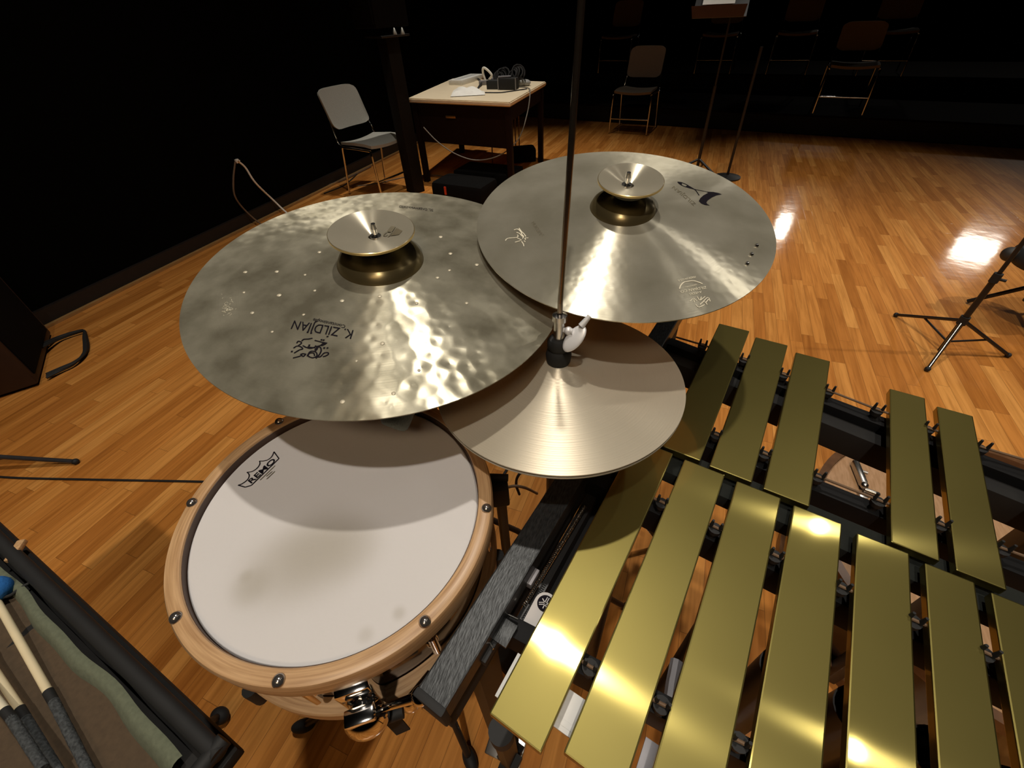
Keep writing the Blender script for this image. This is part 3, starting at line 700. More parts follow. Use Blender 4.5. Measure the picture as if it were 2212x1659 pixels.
# stands of the two suspended cymbals
def cym_stand(label, M, px, topz, base, feet):
    n = M.to_3x3().col[2]; C = M.translation; t = thing('cymbal_stand', label, 'stand', base)
    tilt0 = C + n * -.03
    b = MB(); b.cyl(tilt0 - n * .02, C + n * topz, .0032, None, 14); r_ = part('tilter_rod', b, M_chrome, t)
    b = MB(); b.cyl(C + n * (topz - .004), C + n * (topz + .003), .0042, .003, 14); b.cyl(C + n * (topz - .020), C + n * (topz - .014), .0075, None, 18); part('rod_tip', b, M_chrome_d, r_)
    b = MB(); b.cyl(C + n * .0, C + n * .018, .011, .016, 18); part('felt_washer', b, M_felt, r_)
    top = Vector((base[0], base[1], tilt0.z - .10))
    b = MB(); b.sph(tilt0 - n * .03, .016); b.cyl(tilt0 - n * .03, top, .0095, None, 16); part('tilter', b, M_black, t)
    b = MB(); b.cyl((base[0], base[1], .10), top, .0125, None, 18); part('tube', b, M_black, t)
    for f_ in feet:
        b = MB(); b.tube([(base[0], base[1], .42), (base[0] + (f_[0]) * .6, base[1] + f_[1] * .6, .2), (base[0] + f_[0], base[1] + f_[1], .018)], .009, 10); l_ = part('leg', b, M_black, t)
        b = MB(); b.sph((base[0] + f_[0], base[1] + f_[1], .018), .018); part('rubber_foot', b, M_rubber, l_)
cym_stand('black tripod stand holding the large hammered cymbal', MK, None, .0775, (KC.x - .02, KC.y + .06, 0), ((-.25, .12), (.22, .16), (.0, -.12)))
cym_stand('black tripod stand holding the smooth satin cymbal farther back', MA, None, .0705, (AC.x - .02, AC.y + .08, 0), ((-.12, .24), (.26, .08), (-.1, -.16)))

# hi-hat
HC = Vector((-.1247, .4512, .9964)); HN = Vector((.0005, .0072, 1))
hc, MH, fH = cymbal('hi_hat_cymbal', 'plain lathed hi-hat top cymbal, lowest and nearest of the big cymbals', 'cymbal', HC, HN, .1716, .044, .0128, .0285, M_HH, M_HH, f=lambda r: .0125 * (1 - r / .1716) * (1.1 - .1 * (1 - r / .1716)) + .0175 * math.exp(-(r / .040) ** 2.4))
MHb = frame(HC - Vector((0, 0, .006)), -HN)
hb = thing('hi_hat_cymbal', 'hi-hat bottom cymbal hidden face down under the plain lathed one', 'cymbal', MHb)
part('bow', cymbal_mesh(.1716, prof_fn(.1716, .044, .0128, .0285), .044, .1716, 20), M_HH, hb, local=True)
part('bell', cymbal_mesh(.1716, prof_fn(.1716, .044, .0128, .0285), .006, .044, 8), M_HH, hb, local=True)
hs = thing('hi_hat_stand', 'black hi-hat stand with long thin pull rod rising past the cymbals', 'stand', (HC.x, HC.y, 0))
p_bot = HC + Vector((0, 0, -.02)); p_mid = HC + Vector((0, 0, .12)); top = aty(1259, -40, HC.y + .012)
b = MB(); b.cyl(Vector((HC.x, HC.y, .5)), p_mid, .0034, None, 14); b.cyl(p_mid, top, .0034, None, 14); part('pull_rod', b, mat('dark_chrome_rod', (.36, .30, .24), .18, .95), hs)
z0 = HC.z
c_ = lambda dz: Vector((HC.x, HC.y, z0 + dz))
b = MB()
b.lathe([(.004, .018), (.0125, .020), (.0165, .030), (.0175, .040), (.016, .046), (.0135, .050), (.0155, .054), (.0155, .062), (.013, .066), (.004, .067)], 28, Matrix.Translation(Vector((HC.x, HC.y, z0))))
clu = part('clutch', b, M_rubber, hs)
b = MB(); b.cyl(c_(.066), c_(.094), .0078, .007, 20); b.lathe([(.004, .092), (.0095, .094), (.0095, .102), (.004, .104)], 20, Matrix.Translation(Vector((HC.x, HC.y, z0)))); part('clutch_barrel', b, M_chrome_d, clu)
b = MB(); sd = Vector((.93, -.20, .15)).normalized(); p0 = c_(.080) + sd * .007; p1 = p0 + sd * .013
b.cyl(c_(.080), p1, .0034, .004, 12); b.sph(p0 + sd * .006, .0055)
wd = Vector((.50, .44, .74)).normalized()
rw = Matrix((wd, sd.cross(wd).normalized(), wd.cross(sd.cross(wd)).normalized())).transposed()
b.sph(p1 + wd * -.006 + sd * .006 - Vector((0, 0, .004)), .0205, (1, .18, .55), rw, 24, 14); b.cyl(p1 + wd * .010 + sd * .004, p1 + wd * .026 + sd * .004, .0045, .003, 12)
part('wing_screw', b, M_cast, clu, label='bright silver wing screw')
b = MB(); b.cyl((HC.x, HC.y, .06), (HC.x, HC.y, z0 - .035), .0145, None, 20); b.cyl((HC.x, HC.y, z0 - .05), (HC.x, HC.y, z0 - .034), .022, .026, 24); part('tube', b, M_black, hs)
for f_ in ((-.22, .10), (.20, .14), (.02, -.20)):
    b = MB(); b.tube([(HC.x, HC.y, .36), (HC.x + f_[0] * .7, HC.y + f_[1] * .7, .14), (HC.x + f_[0], HC.y + f_[1], .018)], .008, 10); l_ = part('leg', b, M_black, hs)
    b = MB(); b.sph((HC.x + f_[0], HC.y + f_[1], .018), .018); part('rubber_foot', b, M_rubber, l_)
b = MB(); b.box((HC.x - .02, HC.y - .18, .05), (.09, .28, .015), Matrix.Rotation(.12, 3, 'X'), .004); part('pedal', b, M_chrome_d, hs)

# microphone tip showing under the large cymbal
p = at(848, 925, .985); q = p + Vector((.012, .10, .075))
mic = thing('microphone', 'dark grey microphone tip poking out under the large cymbal above the drum head', 'microphone', p)
b = MB(); dv = (q - p).normalized(); Mm = Matrix.Translation(p) @ dv.to_track_quat('Z', 'Y').to_matrix().to_4x4()
b.lathe([(0, 0), (.015, .001), (.0185, .005), (.0195, .011), (.0195, .05), (.017, .054), (.017, .13), (0, .13)], 28, Mm); part('body', b, mat('dark_grey_mesh', (.22, .23, .195), .7, .3, scale=400, bump=.5), mic)
b = MB(); e = p + dv * .13; b.tube(spline([e, e + Vector((.05, .08, -.03)), Vector((-.1, .5, .7)), Vector((-.14, .62, .3)), Vector((-.2, .7, .01))]), .003, 8); part('cable', b, M_rubber, mic)

# clamps, cables and folded stand below the hi-hat
cl = thing('stand_clamp', 'small black clamp beside the snare hoop, under the hi-hat', 'clamp', at(1078, 1058, .80))
p = at(1080, 1062, .80); b = MB(); b.box(p, (.028, .03, .045), Matrix.Rotation(.5, 3, 'Z'), .004); b.cyl(p + Vector((-.02, .0, .03)), p + Vector((.012, .01, .03)), .006, None, 12); part('clamp_body', b, M_rubber, cl)
b = MB(); b.cyl(p + Vector((0, 0, -.02)), Vector((p.x, p.y, 0)), .009, None, 14); b.cyl(Vector((p.x, p.y, 0)), Vector((p.x, p.y, .012)), .06, .055, 24); part('post', b, M_black, cl)
def cable(name, label, pts, r, m, cat='cable', n=8): return solo(name, MB().tube(spline(pts, n), r, 8), m, label, cat)
cable('coiled_cable', 'black cable looping over the floor under the hi-hat', [at(1075, 1045, .02), at(1098, 1008, .006), at(1120, 960, .006), at(1180, 900, .006)], .005, M_rubber)
cable('coiled_cable', 'brown cable arching beside the black stand tubes below the hi-hat', [at(1085, 1056, .4), at(1110, 1050, .42), at(1135, 1054, .40), at(1160, 1066, .3)], .004, M_brncord)
cable('coiled_cable', 'thin dark cable curling upright below the hi-hat rim', [at(1122, 1068, .3), at(1115, 1045, .35), at(1122, 1024, .4), at(1150, 1000, .4)], .004, M_rubber)

# ------------------------------------------------------------------ big drum lying on the floor behind the vibraphone
dc = Vector((.912, .899, 0)); RD = .395; DZ = .30
drum = thing('floor_drum', 'large drum with brown hoops seen in the gap behind the gold bars', 'drum', dc)
b = MB(); b.lathe([(RD, 0.03), (RD, DZ - .02), (RD - .008, DZ - .02), (RD - .008, .03)], 96, Matrix.Translation(dc)); part('shell', b, M_shell, drum)
b = MB(); b.lathe([(RD + .004, DZ - .035), (RD + .022, DZ - .035), (RD + .024, DZ + .004), (RD + .004, DZ + .006)], 96, Matrix.Translation(dc)); part('hoop', b, M_hoopbr, drum)
b = MB(); b.lathe([(RD + .004, 0), (RD + .024, 0), (RD + .024, .04), (RD + .004, .04)], 96, Matrix.Translation(dc)); part('hoop', b, M_hoopbr, drum)
b = MB(); b.lathe([(0, DZ - .012), (RD + .003, DZ - .012), (RD + .003, DZ - .018), (0, DZ - .018)], 96, Matrix.Translation(dc)); part('drum_head', b, M_tan, drum)
p = at(1852, 1035, DZ - .012)
p.z = DZ - .012; rc2 = Matrix.Rotation(.12, 3, 'Z'); b = MB()
b.box(p + Vector((0, .012, .014)), (.017, .085, .022), rc2, .005); b.cyl(p + rc2 @ Vector((0, -.045, .012)), p + rc2 @ Vector((.026, -.055, .012)), .007, None, 14); b.sph(p + rc2 @ Vector((0, -.036, .018)), .0105); b.sph(p + rc2 @ Vector((.028, -.056, .012)), .008); b.cyl(p + rc2 @ Vector((.012, .022, .012)), p + rc2 @ Vector((.026, .018, .012)), .005, None, 10); b.box(p + rc2 @ Vector((-.006, -.062, .004)), (.022, .02, .008), rc2, .002)
part('clamp', b, M_chrome_d, drum)

# ------------------------------------------------------------------ tripod stand and stool at the right
hub = at(2018, 752, .12); base = Vector((1.275, 2.30, 0))
ts = thing('tripod_stand', 'thin black tripod stand on the bare floor at far right', 'stand', base)
b = MB(); b.cyl(base + Vector((0, 0, .02)), base + Vector((0, 0, .40)), .012, None, 16); b.cyl(base + Vector((0, 0, .40)), base + Vector((0, 0, 1.05)), .008, None, 14); part('tube', b, M_black, ts)
b = MB(); b.cyl(base + Vector((0, 0, .39)), base + Vector((0, 0, .43)), .016, None, 16); b.cyl(base + Vector((.012, 0, .405)), base + Vector((.035, -.01, .405)), .006, None, 10); part('height_collar', b, M_rubber, ts)
b = MB(); b.cyl(base + Vector((0, 0, .175)), base + Vector((0, 0, .215)), .018, None, 16); part('leg_collar', b, M_rubber, ts)
for i, q in enumerate(((1936, 680), (2178, 767), (2004, 797))):
    f_ = at(*q, .012); a_ = base + Vector((0, 0, .195))
    b = MB(); b.tube([a_, f_], .0078, 10); l_ = part('leg', b, M_black if i < 2 else M_chrome_d, ts, label='silver leg' if i == 2 else None)
    b = MB(); b.sph(f_, .012); part('rubber_foot', b, M_rubber, l_)
    b = MB(); b.tube([base + Vector((0, 0, .075)), a_.lerp(f_, .55)], .005, 8); part('brace', b, M_black, ts)
sc_ = at(2166, 556, .325) + Vector((.235, .03, 0)); sc_.z = 0
stool = thing('stool', 'black padded stool at the right edge behind the tripod stand', 'stool', sc_)
b = MB(); b.lathe([(0, .36), (.16, .36), (.178, .34), (.18, .31), (.17, .29), (0, .29)], 48, Matrix.Translation(sc_ + Vector((.0, .0, .0)))); part('seat', b, M_rubber, stool)
b = MB(); pk = sc_ + Vector((-.19, .02, .325)); b.sph(pk, .035, (1, 1, 1.0)); part('side_knob', b, mat('charcoal_pad', (.03, .029, .026), .6), stool)
b = MB(); b.cyl(sc_ + Vector((0, 0, .1)), sc_ + Vector((0, 0, .29)), .02); part('post', b, M_black, stool)
for k in range(3):
    d3 = Vector((math.cos(R(30 + 120 * k)), math.sin(R(30 + 120 * k)), 0)); b = MB(); b.tube([sc_ + Vector((0, 0, .2)), sc_ + d3 * .2 + Vector((0, 0, .012))], .011, 10); part('leg', b, M_black, stool)

# ------------------------------------------------------------------ left side: cabinet, cable, stand foot
ca = Vector((-2.95, .66, 0)); cx = Vector((-.82, .572, 0)); cy = Vector((-.572, -.82, 0)); cc = ca + cx * .29 + cy * .09
cb = thing('speaker_cabinet', 'dark brown cabinet standing on the floor at the left edge', 'cabinet', cc)
rc = Matrix.Rotation(math.atan2(cx.y, cx.x), 3, 'Z')
b = MB(); b.box(cc + Vector((0, 0, .29)), (.58, .18, .55), rc, .012); part('body', b, M_cab, cb)
b = MB(); b.box(cc + Vector((0, 0, .29)) - cy * .093, (.50, .008, .47), rc, .002); part('grille', b, M_void, cb)
for x, y in ((-.22, .05), (-.22, -.05), (.22, .05), (.22, -.05)):
    q = cc + cx * x + cy * y; b = MB(); b.cyl(q, q + Vector((0, 0, .016)), .018); part('rubber_foot', b, M_rubber, cb)
lc = MB()
for k, dz in ((0, 0), (1, .012), (2, .006)):
    lc.tube(spline([at(92, 742 + 4 * k, .05), at(125, 728 + 3 * k, .016 + dz), at(160, 717 + 2 * k, .012 + dz), at(181, 714 + k, .012 + dz), at(187 - 3 * k, 728, .012 + dz), at(190 - 4 * k, 748, .012 + dz), at(184 - 2 * k, 764, .012 + dz), at(160, 782 + 2 * k, .012 + dz), at(130, 795 + 3 * k, .012 + dz), at(100, 808 + 4 * k, .02)], 6), .0065, 8)
solo('looped_cable', lc, M_rubber, 'bundled black cable looping out of the dark brown cabinet', 'cable')
cable('floor_cable', 'straight black cable lying on the floor left of the snare drum', [at(-60, 1024, .004), at(30, 1032, .004), at(200, 1036, .004), at(460, 1041, .004), at(560, 1046, .004)], .0045, M_rubber)
lb = at(-70, 1012, 0)
ls = thing('tripod_stand', 'black tripod stand leg entering at the left edge of the floor', 'stand', lb)
b = MB(); b.cyl(Vector((lb.x, lb.y, .02)), Vector((lb.x, lb.y, .9)), .012); part('tube', b, M_black, ls)
f_ = at(163, 997, .012); a_ = Vector((lb.x, lb.y, .10))
b = MB(); b.tube([a_, f_], .0095, 12); l_ = part('leg', b, mat('gunmetal_leg', (.09, .085, .09), .3, .6), ls)
b = MB(); b.sph(f_, .013); part('rubber_foot', b, M_rubber, l_)
b = MB(); b.tube([Vector((lb.x, lb.y, .03)), a_.lerp(f_, .45)], .008, 10); part('brace', b, M_black, ls)
for dx, dy in ((-.18, .2), (-.1, -.24)):
    b = MB(); b.tube([a_, Vector((lb.x + dx, lb.y + dy, .012))], .0095, 10); part('leg', b, M_black, ls)

# ------------------------------------------------------------------ trap tray with sticks, near left corner
TZ = .80
A0 = at(-40, 1102, TZ); A1 = at(492, 1607, TZ); e1 = (A1 - A0).normalized(); e2 = Vector((e1.y, -e1.x, 0))
LT_ = (A1 - A0).length; DT = .46
TM = Matrix((e1, -e2, Vector((0, 0, 1)))).transposed().to_4x4(); TM.translation = A0 - Vector((0, 0, TZ))
tray = thing('trap_tray', 'black rimmed trap tray lined with brown cloth in the lower left corner', 'tray', TM)
def tl(a, d, z): return A0 + e1 * a + e2 * d + Vector((0, 0, z))
TR3 = TM.to_3x3()
b = MB(); b.box(tl(LT_ / 2 - .2, DT / 2, -.035), (LT_ + .4, DT, .02), TR3, .003); part('tray_board', b, M_blackmat, tray)
for q0, q1 in ((tl(-.4, .012, -.008), tl(LT_ - .004, .012, -.008)), (tl(LT_ - .012, 0, -.008), tl(LT_ - .012, DT, -.008)), (tl(-.4, DT - .012, -.008), tl(LT_ - .004, DT - .012, -.008))):
    b = MB(); b.tube([q0, q1], .0095, 14); part('rim', b, M_rubber, tray)
def hem(u, v):
    a = -.4 + u * (LT_ + .36); wob = .002 * math.sin(a * 23) + .0012 * math.sin(a * 51)
    return tl(a, .030 + wob * .8 + v * (.013 + .012 * u), -.006 + wob - .010 * (v - .25) ** 2 * 4)
b = MB(); b.grid(hem, 60, 6); hm = part('cloth_hem', b, M_hem, tray, label='grey green hem of the cloth')
def cloth(u, v):
    a = -.4 + u * (LT_ + .36); d = .042 + v * (DT - .075)
    return tl(a, d, -.021 + .003 * math.sin(a * 17 + d * 9) * math.sin(d * 21 + 1) - .0035 * math.exp(-((a - .26 - .2 * d) / .006) ** 2))
b = MB(); b.grid(cloth, 90, 40); part('cloth', b, M_towel, tray)
tc_ = tl(LT_ * .5, DT * .55, -.045)
b = MB(); b.cyl(tc_, Vector((tc_.x, tc_.y, .30)), .016); part('post', b, M_black, tray)
for q in (at(475, 1546, .02), Vector((tc_.x + .38, tc_.y - .1, .02)), Vector((tc_.x - .1, tc_.y - .4, .02))):
    b = MB(); b.tube([Vector((tc_.x, tc_.y, .55)), q], .009, 10); l_ = part('leg', b, M_black, tray)
    b = MB(); b.sph(q, .021, (1.2, .95, .9)); part('rubber_foot', b, M_rubber, l_)
def stick(label, p, e, gend, r, m=M_cream):
    """pale shaft p-e, black band at e, dark grip on to gend"""
    p, e, gend = Vector(p), Vector(e), Vector(gend); t = thing('wrapped_stick', label, 'stick', e, 'wrapped sticks lying on the brown cloth'); d = (e - p).normalized()
    b = MB(); b.cyl(p, e, r, r * 1.02, 20); part('shaft', b, m, t, label='pale wooden shaft')
    b = MB(); b.cyl(e - d * .002, e + d * .016, r * 1.18, r * 1.12, 20); part('band', b, M_rubber, t, label='black band')
    b = MB(); n = 30; ge = gend; b.tube([(e + d * .014).lerp(ge, i / n) for i in range(n + 1)], [r * (1.08 + .07 * random.random()) for _ in range(n + 1)], 16); part('grip', b, M_fuzz, t, label='dark fuzzy grip')
zt = TZ - .012
stick('pale stick with black band lying nearest the tray rim', at(-60, 1205, zt), at(105, 1496, zt), at(215, 1712, zt), .0045)
stick('pale stick with black band, middle one of the three', at(-70, 1360, zt + .004), at(44, 1533, zt + .004), at(140, 1690, zt + .004), .0043)
stick('pale stick with black band poking in farthest into the corner', at(-120, 1370, zt + .020), at(12, 1536, zt + .020), at(95, 1660, zt + .022), .0043, mat('bright_cream', (.86, .78, .58), .5, var=.05))
bl = thing('yarn_mallet', 'mallet with blue yarn head on the tray at the left edge', 'mallet', at(-8, 1272, zt))
b = MB(); b.sph(at(-6, 1272, zt + .008), .017, (1, 1, 1.1)); part('head', b, M_blue, bl)
b = MB(); b.tube(spline([at(8, 1290, zt), at(24, 1285, zt), at(45, 1270, zt), at(70, 1256, zt - .002)]), .0022, 8); part('shaft', b, M_rubber, bl)
solo('wood_scrap', MB().box(at(35, 1190, TZ - .006), (.012, .035, .008), Matrix.Rotation(.6, 3, 'Z'), .002), M_hoop, 'small reddish wooden piece tucked under the tray rim', 'wood piece', origin=at(35, 1190, TZ))

# ------------------------------------------------------------------ table with clutter, chairs and post at the back left
tb = thing('work_table', 'pale topped table with dark wooden apron at the back left', 'table', (-2.2, 4.55, 0))
TN, TF = [at(880, 212, .74), at(1102, 221, .74)], [at(978, 169, .74), at(1180, 176, .74)]
poly = [TN[0], TN[1], TF[1], TF[0]]
b = MB(); b.prism(poly, (0, 0, -.035)); bmesh.ops.bevel(b.bm, geom=[e for e in b.bm.edges], offset=.008, segments=2, affect='EDGES'); part('tabletop', b, M_table, tb, smooth=False)
def lerp2(s_, t_): return TN[0].lerp(TN[1], s_).lerp(TF[0].lerp(TF[1], s_), t_)
ins = [lerp2(.04, .05), lerp2(.96, .05), lerp2(.96, .95), lerp2(.04, .95)]
for i, (p, q, h_) in enumerate(((ins[0], ins[1], .33), (ins[1], ins[2], .12), (ins[2], ins[3], .12), (ins[3], ins[0], .33))):
    d = q - p; b = MB(); c = (p + q) / 2; c.z = .705 - h_ / 2; b.box(c, (d.length, .022, h_), Matrix.Rotation(math.atan2(d.y, d.x), 3, 'Z')); part('apron', b, M_dkwood, tb, smooth=False)
d = ins[1] - ins[0]; c = ins[0].lerp(ins[1], .40); c.z = .60; b = MB(); b.box(c - Vector((0, .014, 0)), (.10, .012, .02), None, .003); part('drawer_pull', b, M_brass, tb)
for p in ins:
    b = MB(); b.box((p.x, p.y, .3525), (.05, .05, .705), None, .003); part('leg', b, M_dkwood, tb)
def flat(px, py, z=.74): return at(px, py, z)
kb = thing('power_strip', 'long white power strip near the back edge of the pale table', 'power strip', flat(1010, 180))
a_, c_2 = flat(985, 184), flat(1030, 170); d = c_2 - a_
b = MB(); c = (a_ + c_2) / 2; c.z = .762; rt = Matrix.Rotation(math.atan2(d.y, d.x), 3, 'Z'); b.box(c, (d.length + .02, .16, .044), rt, .005); part('body', b, M_white, kb)
b = MB()
for k in range(6): q = a_.lerp(c_2, .12 + .15 * k); b.box(Vector((q.x, q.y, .7845)), (.05, .07, .001), rt)
part('sockets', b, mat('light_grey_plastic', (.5, .5, .48), .5), kb, smooth=False)
rag = flat(1010, 204)
def ragf(u, v):
    p = flat(973 + 75 * u, 210 - 4 * u, .74).lerp(flat(980 + 66 * u, 196 + 2 * u, .74), v)
    edge = min(u, 1 - u, v, 1 - v); p.z = .745 + .05 * min(1, edge * 6) * (.55 + .45 * math.sin(9 * u + 3 * v) * math.cos(5 * v + 2 * u)); return p
b = MB(); b.grid(ragf, 26, 12); solo('white_cloth', b, M_paper, 'crumpled white cloth near the front edge of the pale table', 'cloth', origin=rag)
ad = thing('adapter_block', 'left black adapter box in the clutter on the pale table', 'adapter', flat(1066, 192))
p = flat(1066, 193); b = MB(); b.box(p + Vector((0, .03, .035)), (.13, .09, .07), None, .006); part('body', b, M_rubber, ad)
def coil(c, r):
    b = MB()
    for k in range(5):
        ax = Vector((random.uniform(-.5, .5), random.uniform(-1, -.4), random.uniform(.2, .8))).normalized(); u_ = ax.orthogonal().normalized(); v_ = ax.cross(u_)
        b.tube([c + Vector((.012 * k - .02, .01 * k, .004 * k)) + (u_ * math.cos(t * .5236) + v_ * math.sin(t * .5236)) * r * (.8 + .08 * k) for t in range(13)], .008, 6)
    return b
part('cable_coil', coil(p + Vector((.03, .1, .085)), .05), M_blackmat, ad)
ad2 = thing('adapter_block', 'right black adapter box with grey bands on the pale table', 'adapter', flat(1097, 194))
p = flat(1097, 194); b = MB(); b.box(p + Vector((0, .03, .045)), (.165, .1, .09), None, .006); part('body', b, M_blackmat, ad2)
b = MB()
for s_ in (-.088, .088): b.box(p + Vector((s_, -.022, .045)), (.008, .006, .10))
b.box(p + Vector((-.04, .03, .098)), (.12, .05, .012), Matrix.Rotation(.3, 3, 'Z'), .003); part('grey_band', b, M_bracket, ad2)
part('cable_coil', coil(p + Vector((.02, .13, .10)), .055), M_blackmat, ad2)
pw = flat(1120, 186); b = MB(); b.sph(pw + Vector((0, 0, .03)), .05, (1.4, 1, .8)); b.sph(pw + Vector((.07, .02, .025)), .04, (1.2, 1, .7))
solo('wadded_bag', b, mat('grey_plastic_film', (.32, .32, .30), .4, scale=40, bump=.8), 'crumpled grey plastic bag right of the adapters on the table', 'bag', origin=pw)
pg = flat(1050, 183); b = MB(); b.box(pg + Vector((0, 0, .02)), (.14, .05, .035), Matrix.Rotation(.3, 3, 'Z'), .008); b.box(pg + Vector((.07, .06, .03)), (.11, .08, .045), Matrix.Rotation(-.2, 3, 'Z'), .01)
solo('grey_plug', b, M_bracket, 'grey plug body at the foot of the white cord loop', 'plug', origin=pg)
Yt = flat(1050, 183).y
cable('white_cord_loop', 'white cord standing in an upright loop on the pale table', [aty(1049, 174, Yt), aty(1044, 160, Yt), aty(1043, 149, Yt), aty(1047, 147, Yt), aty(1056, 154, Yt), aty(1062, 163, Yt), aty(1057, 171, Yt)], .011, M_rope, 'cord')
cable('trailing_cord', 'short black cord end trailing left of the adapters on the table', [flat(1030, 196, .746), flat(1034, 188, .75), flat(1040, 178, .76), flat(1033, 170, .75)], .008, M_rubber, 'cord')
cable('thin_black_cord', 'thin black cord running along the table in front of the adapters', [flat(1048, 200, .744), flat(1080, 200, .744), flat(1105, 197, .744), flat(1138, 192, .744)], .005, M_rubber, 'cord')
Yc = flat(1145, 197).y
cable('hanging_cord', 'grey cord drooping in a wide curve off the pale table to the black post', [flat(1118, 188, .75), flat(1140, 190, .752), aty(1145, 200, Yc - .05), aty(1139, 245, Yc - .16), aty(1120, 300, Yc - .3), aty(1080, 335, Yc - .45), aty(1030, 346, Yc - .55), aty(985, 333, Yc - .6), aty(945, 306, Yc - .62), aty(915, 275, Yc - .62)], .0048, M_cord, 'cord')
for i, (x0, y0, y1) in enumerate(((1062, 230, 352), (1107, 230, 340), (1113, 230, 342), (1121, 230, 345))):
    Yb = at(x0, y1, .01).y
    cable('dangling_wire', ('dark wire hanging below the middle of the pale table', 'dark wire by the right table leg, left of three', 'dark wire by the right table leg, middle of three', 'dark wire by the right table leg, right of three')[i], [aty(x0 - 1, y0 + 10, Yb), aty(x0, (y0 + y1) / 2, Yb), aty(x0 + 2, y1, Yb)], .006, M_brncord, 'wire')
bx = (at(995, 392, 0) + at(1092, 398, 0)) / 2
bg = thing('equipment_case', 'flat black equipment case on the floor under the pale table', 'case', (bx.x, bx.y, 0))
b = MB(); b.box((bx.x + .05, bx.y + .05, .075), (.62, .34, .11), Matrix.Rotation(-.08, 3, 'Z'), .02); part('body', b, M_void, bg)
b = MB(); b.tube([(bx.x - .17, bx.y - .14, .08), (bx.x - .15, bx.y - .17, .10), (bx.x - .05, bx.y - .17, .10), (bx.x - .03, bx.y - .14, .08)], .007, 8); part('handle', b, M_brass, bg)
b = MB()
for x, y in ((-.2, -.08), (.28, -.1), (-.2, .18), (.3, .16)): b.cyl((bx.x + x, bx.y + y, 0), (bx.x + x, bx.y + y, .022), .02)
part('rubber_foot', b, M_rubber, bg)
bx2 = at(1000, 425, 0)
bg2 = thing('duffel_bag', 'low black bag with red tag behind the large hammered cymbal', 'bag', bx2)
b = MB(); b.box(bx2 + Vector((.03, 0, .08)), (.55, .32, .16), Matrix.Rotation(-.1, 3, 'Z'), .05); part('body', b, M_void, bg2)
q = at(962, 412, .1); b = MB(); b.box(q, (.02, .012, .07), None, .003); part('tag', b, M_red, bg2, label='small red tag')
q = at(1120, 350, 0); b = MB(); b.box(q + Vector((.02, .06, .07)), (.30, .2, .14), Matrix.Rotation(.5, 3, 'Z'), .03); solo('small_bag', b, M_void, 'small black bag on the floor by the right table leg', 'bag', origin=q)
solo('paper_scrap', MB().box(at(1040, 372, .004), (.08, .04, .004), None, .001), M_paper, 'white scrap on the floor under the pale table', 'paper', origin=at(1040, 372, 0))

def make_chair(label, loc, rz_, mseat, group=None, h=.86, mleg=M_chrome):
    """side chair facing -y in its own frame: moulded back, seat in a tube frame"""
    M = Matrix.Translation(Vector(loc)) @ Matrix.Rotation(rz_, 4, 'Z'); t = thing('side_chair', label, 'chair', M, group)
    w = .225
    def seatf(top):
        def f(u, v):
            x = (u - .5) * 2; y = (v - .5) * 2; rx = w * (1 - .10 * max(0, y)); z = .445 + (.018 * x * x - .014 * y * (1 if y > 0 else .0)) - .02 * max(0, -y - .6) ** 1.0
            return Vector((x * rx, y * .215, z + (.012 if top else -.012)))
        return f
    b = MB(); b.grid(seatf(True), 12, 12); b.grid(seatf(False), 12, 12)
    bmesh.ops.bridge_loops(b.bm, edges=[e for e in b.bm.edges if len(e.link_faces) == 1]); part('seat', b, mseat, t, local=True)
    hb_ = h - .55
    def backf(fr):
        def f(u, v):
            x = (u - .5) * 2; zc = v; cr = 1 - .07 * abs(2 * v - 1) ** 8
            y = .235 + .11 * v + .03 * (1 - x * x) * 1.0 + (-.010 if fr else .010)
            zz_ = .55 + hb_ * v - .022 * (abs(x) ** 8) * (1 if v > .5 else -1) * abs(2 * v - 1) ** 3
            return Vector((x * .215 * cr, y, zz_))
        return f
    b = MB(); b.grid(backf(True), 12, 12); b.grid(backf(False), 12, 12)
    bmesh.ops.bridge_loops(b.bm, edges=[e for e in b.bm.edges if len(e.link_faces) == 1]); part('backrest', b, mseat, t, local=True)
    for s_ in (-1, 1):
        b = MB(); b.tube(spline([(s_ * .235, -.20, .425), (s_ * .238, -.21, .38), (s_ * .242, -.225, .011)], 4), .0095, 10); part('leg', b, mleg, t, local=True)
        b = MB(); b.tube(spline([(s_ * .235, .17, .425), (s_ * .238, .18, .38), (s_ * .242, .24, .011)], 4), .0095, 10); part('leg', b, mleg, t, local=True)
        b = MB(); b.tube(spline([(s_ * .235, -.205, .425), (s_ * .235, 0, .428), (s_ * .232, .19, .43), (s_ * .222, .24, .50), (s_ * .205, .30, .66)], 5), .0095, 10); part('side_tube', b, mleg, t, local=True)
    b = MB(); b.cyl((-.242, -.218, .17), (.242, -.218, .17), .009, None, 10); part('front_rung', b, mleg, t, local=True)
    return t
make_chair('grey chair alone by the dark left wall, left of the table', (-2.90, 3.77, 0), R(78), M_grey)
M_grey_dim = mat('dimmed_grey_upholstery', (.16, .125, .09), .85, scale=200)  # same chair grey with the dim light at the back mixed into its colour
make_chair('dim chair facing forward, front and centre at the floor edge', (-.93, 6.62, 0), R(-6), M_grey_dim)
make_chair('dim chair on the low riser at upper right', (1.36, 6.93, .21), R(-6), M_grey_dim, h=.80)
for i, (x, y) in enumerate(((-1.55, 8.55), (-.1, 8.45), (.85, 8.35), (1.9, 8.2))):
    make_chair(('nearly dark chair on the rear riser, leftmost of its row', 'nearly dark chair on the rear riser, second from left', 'nearly dark chair on the rear riser, third from left', 'nearly dark chair on the rear riser, rightmost of its row')[i], (x, y, .41), R(-6), M_grey_dim)

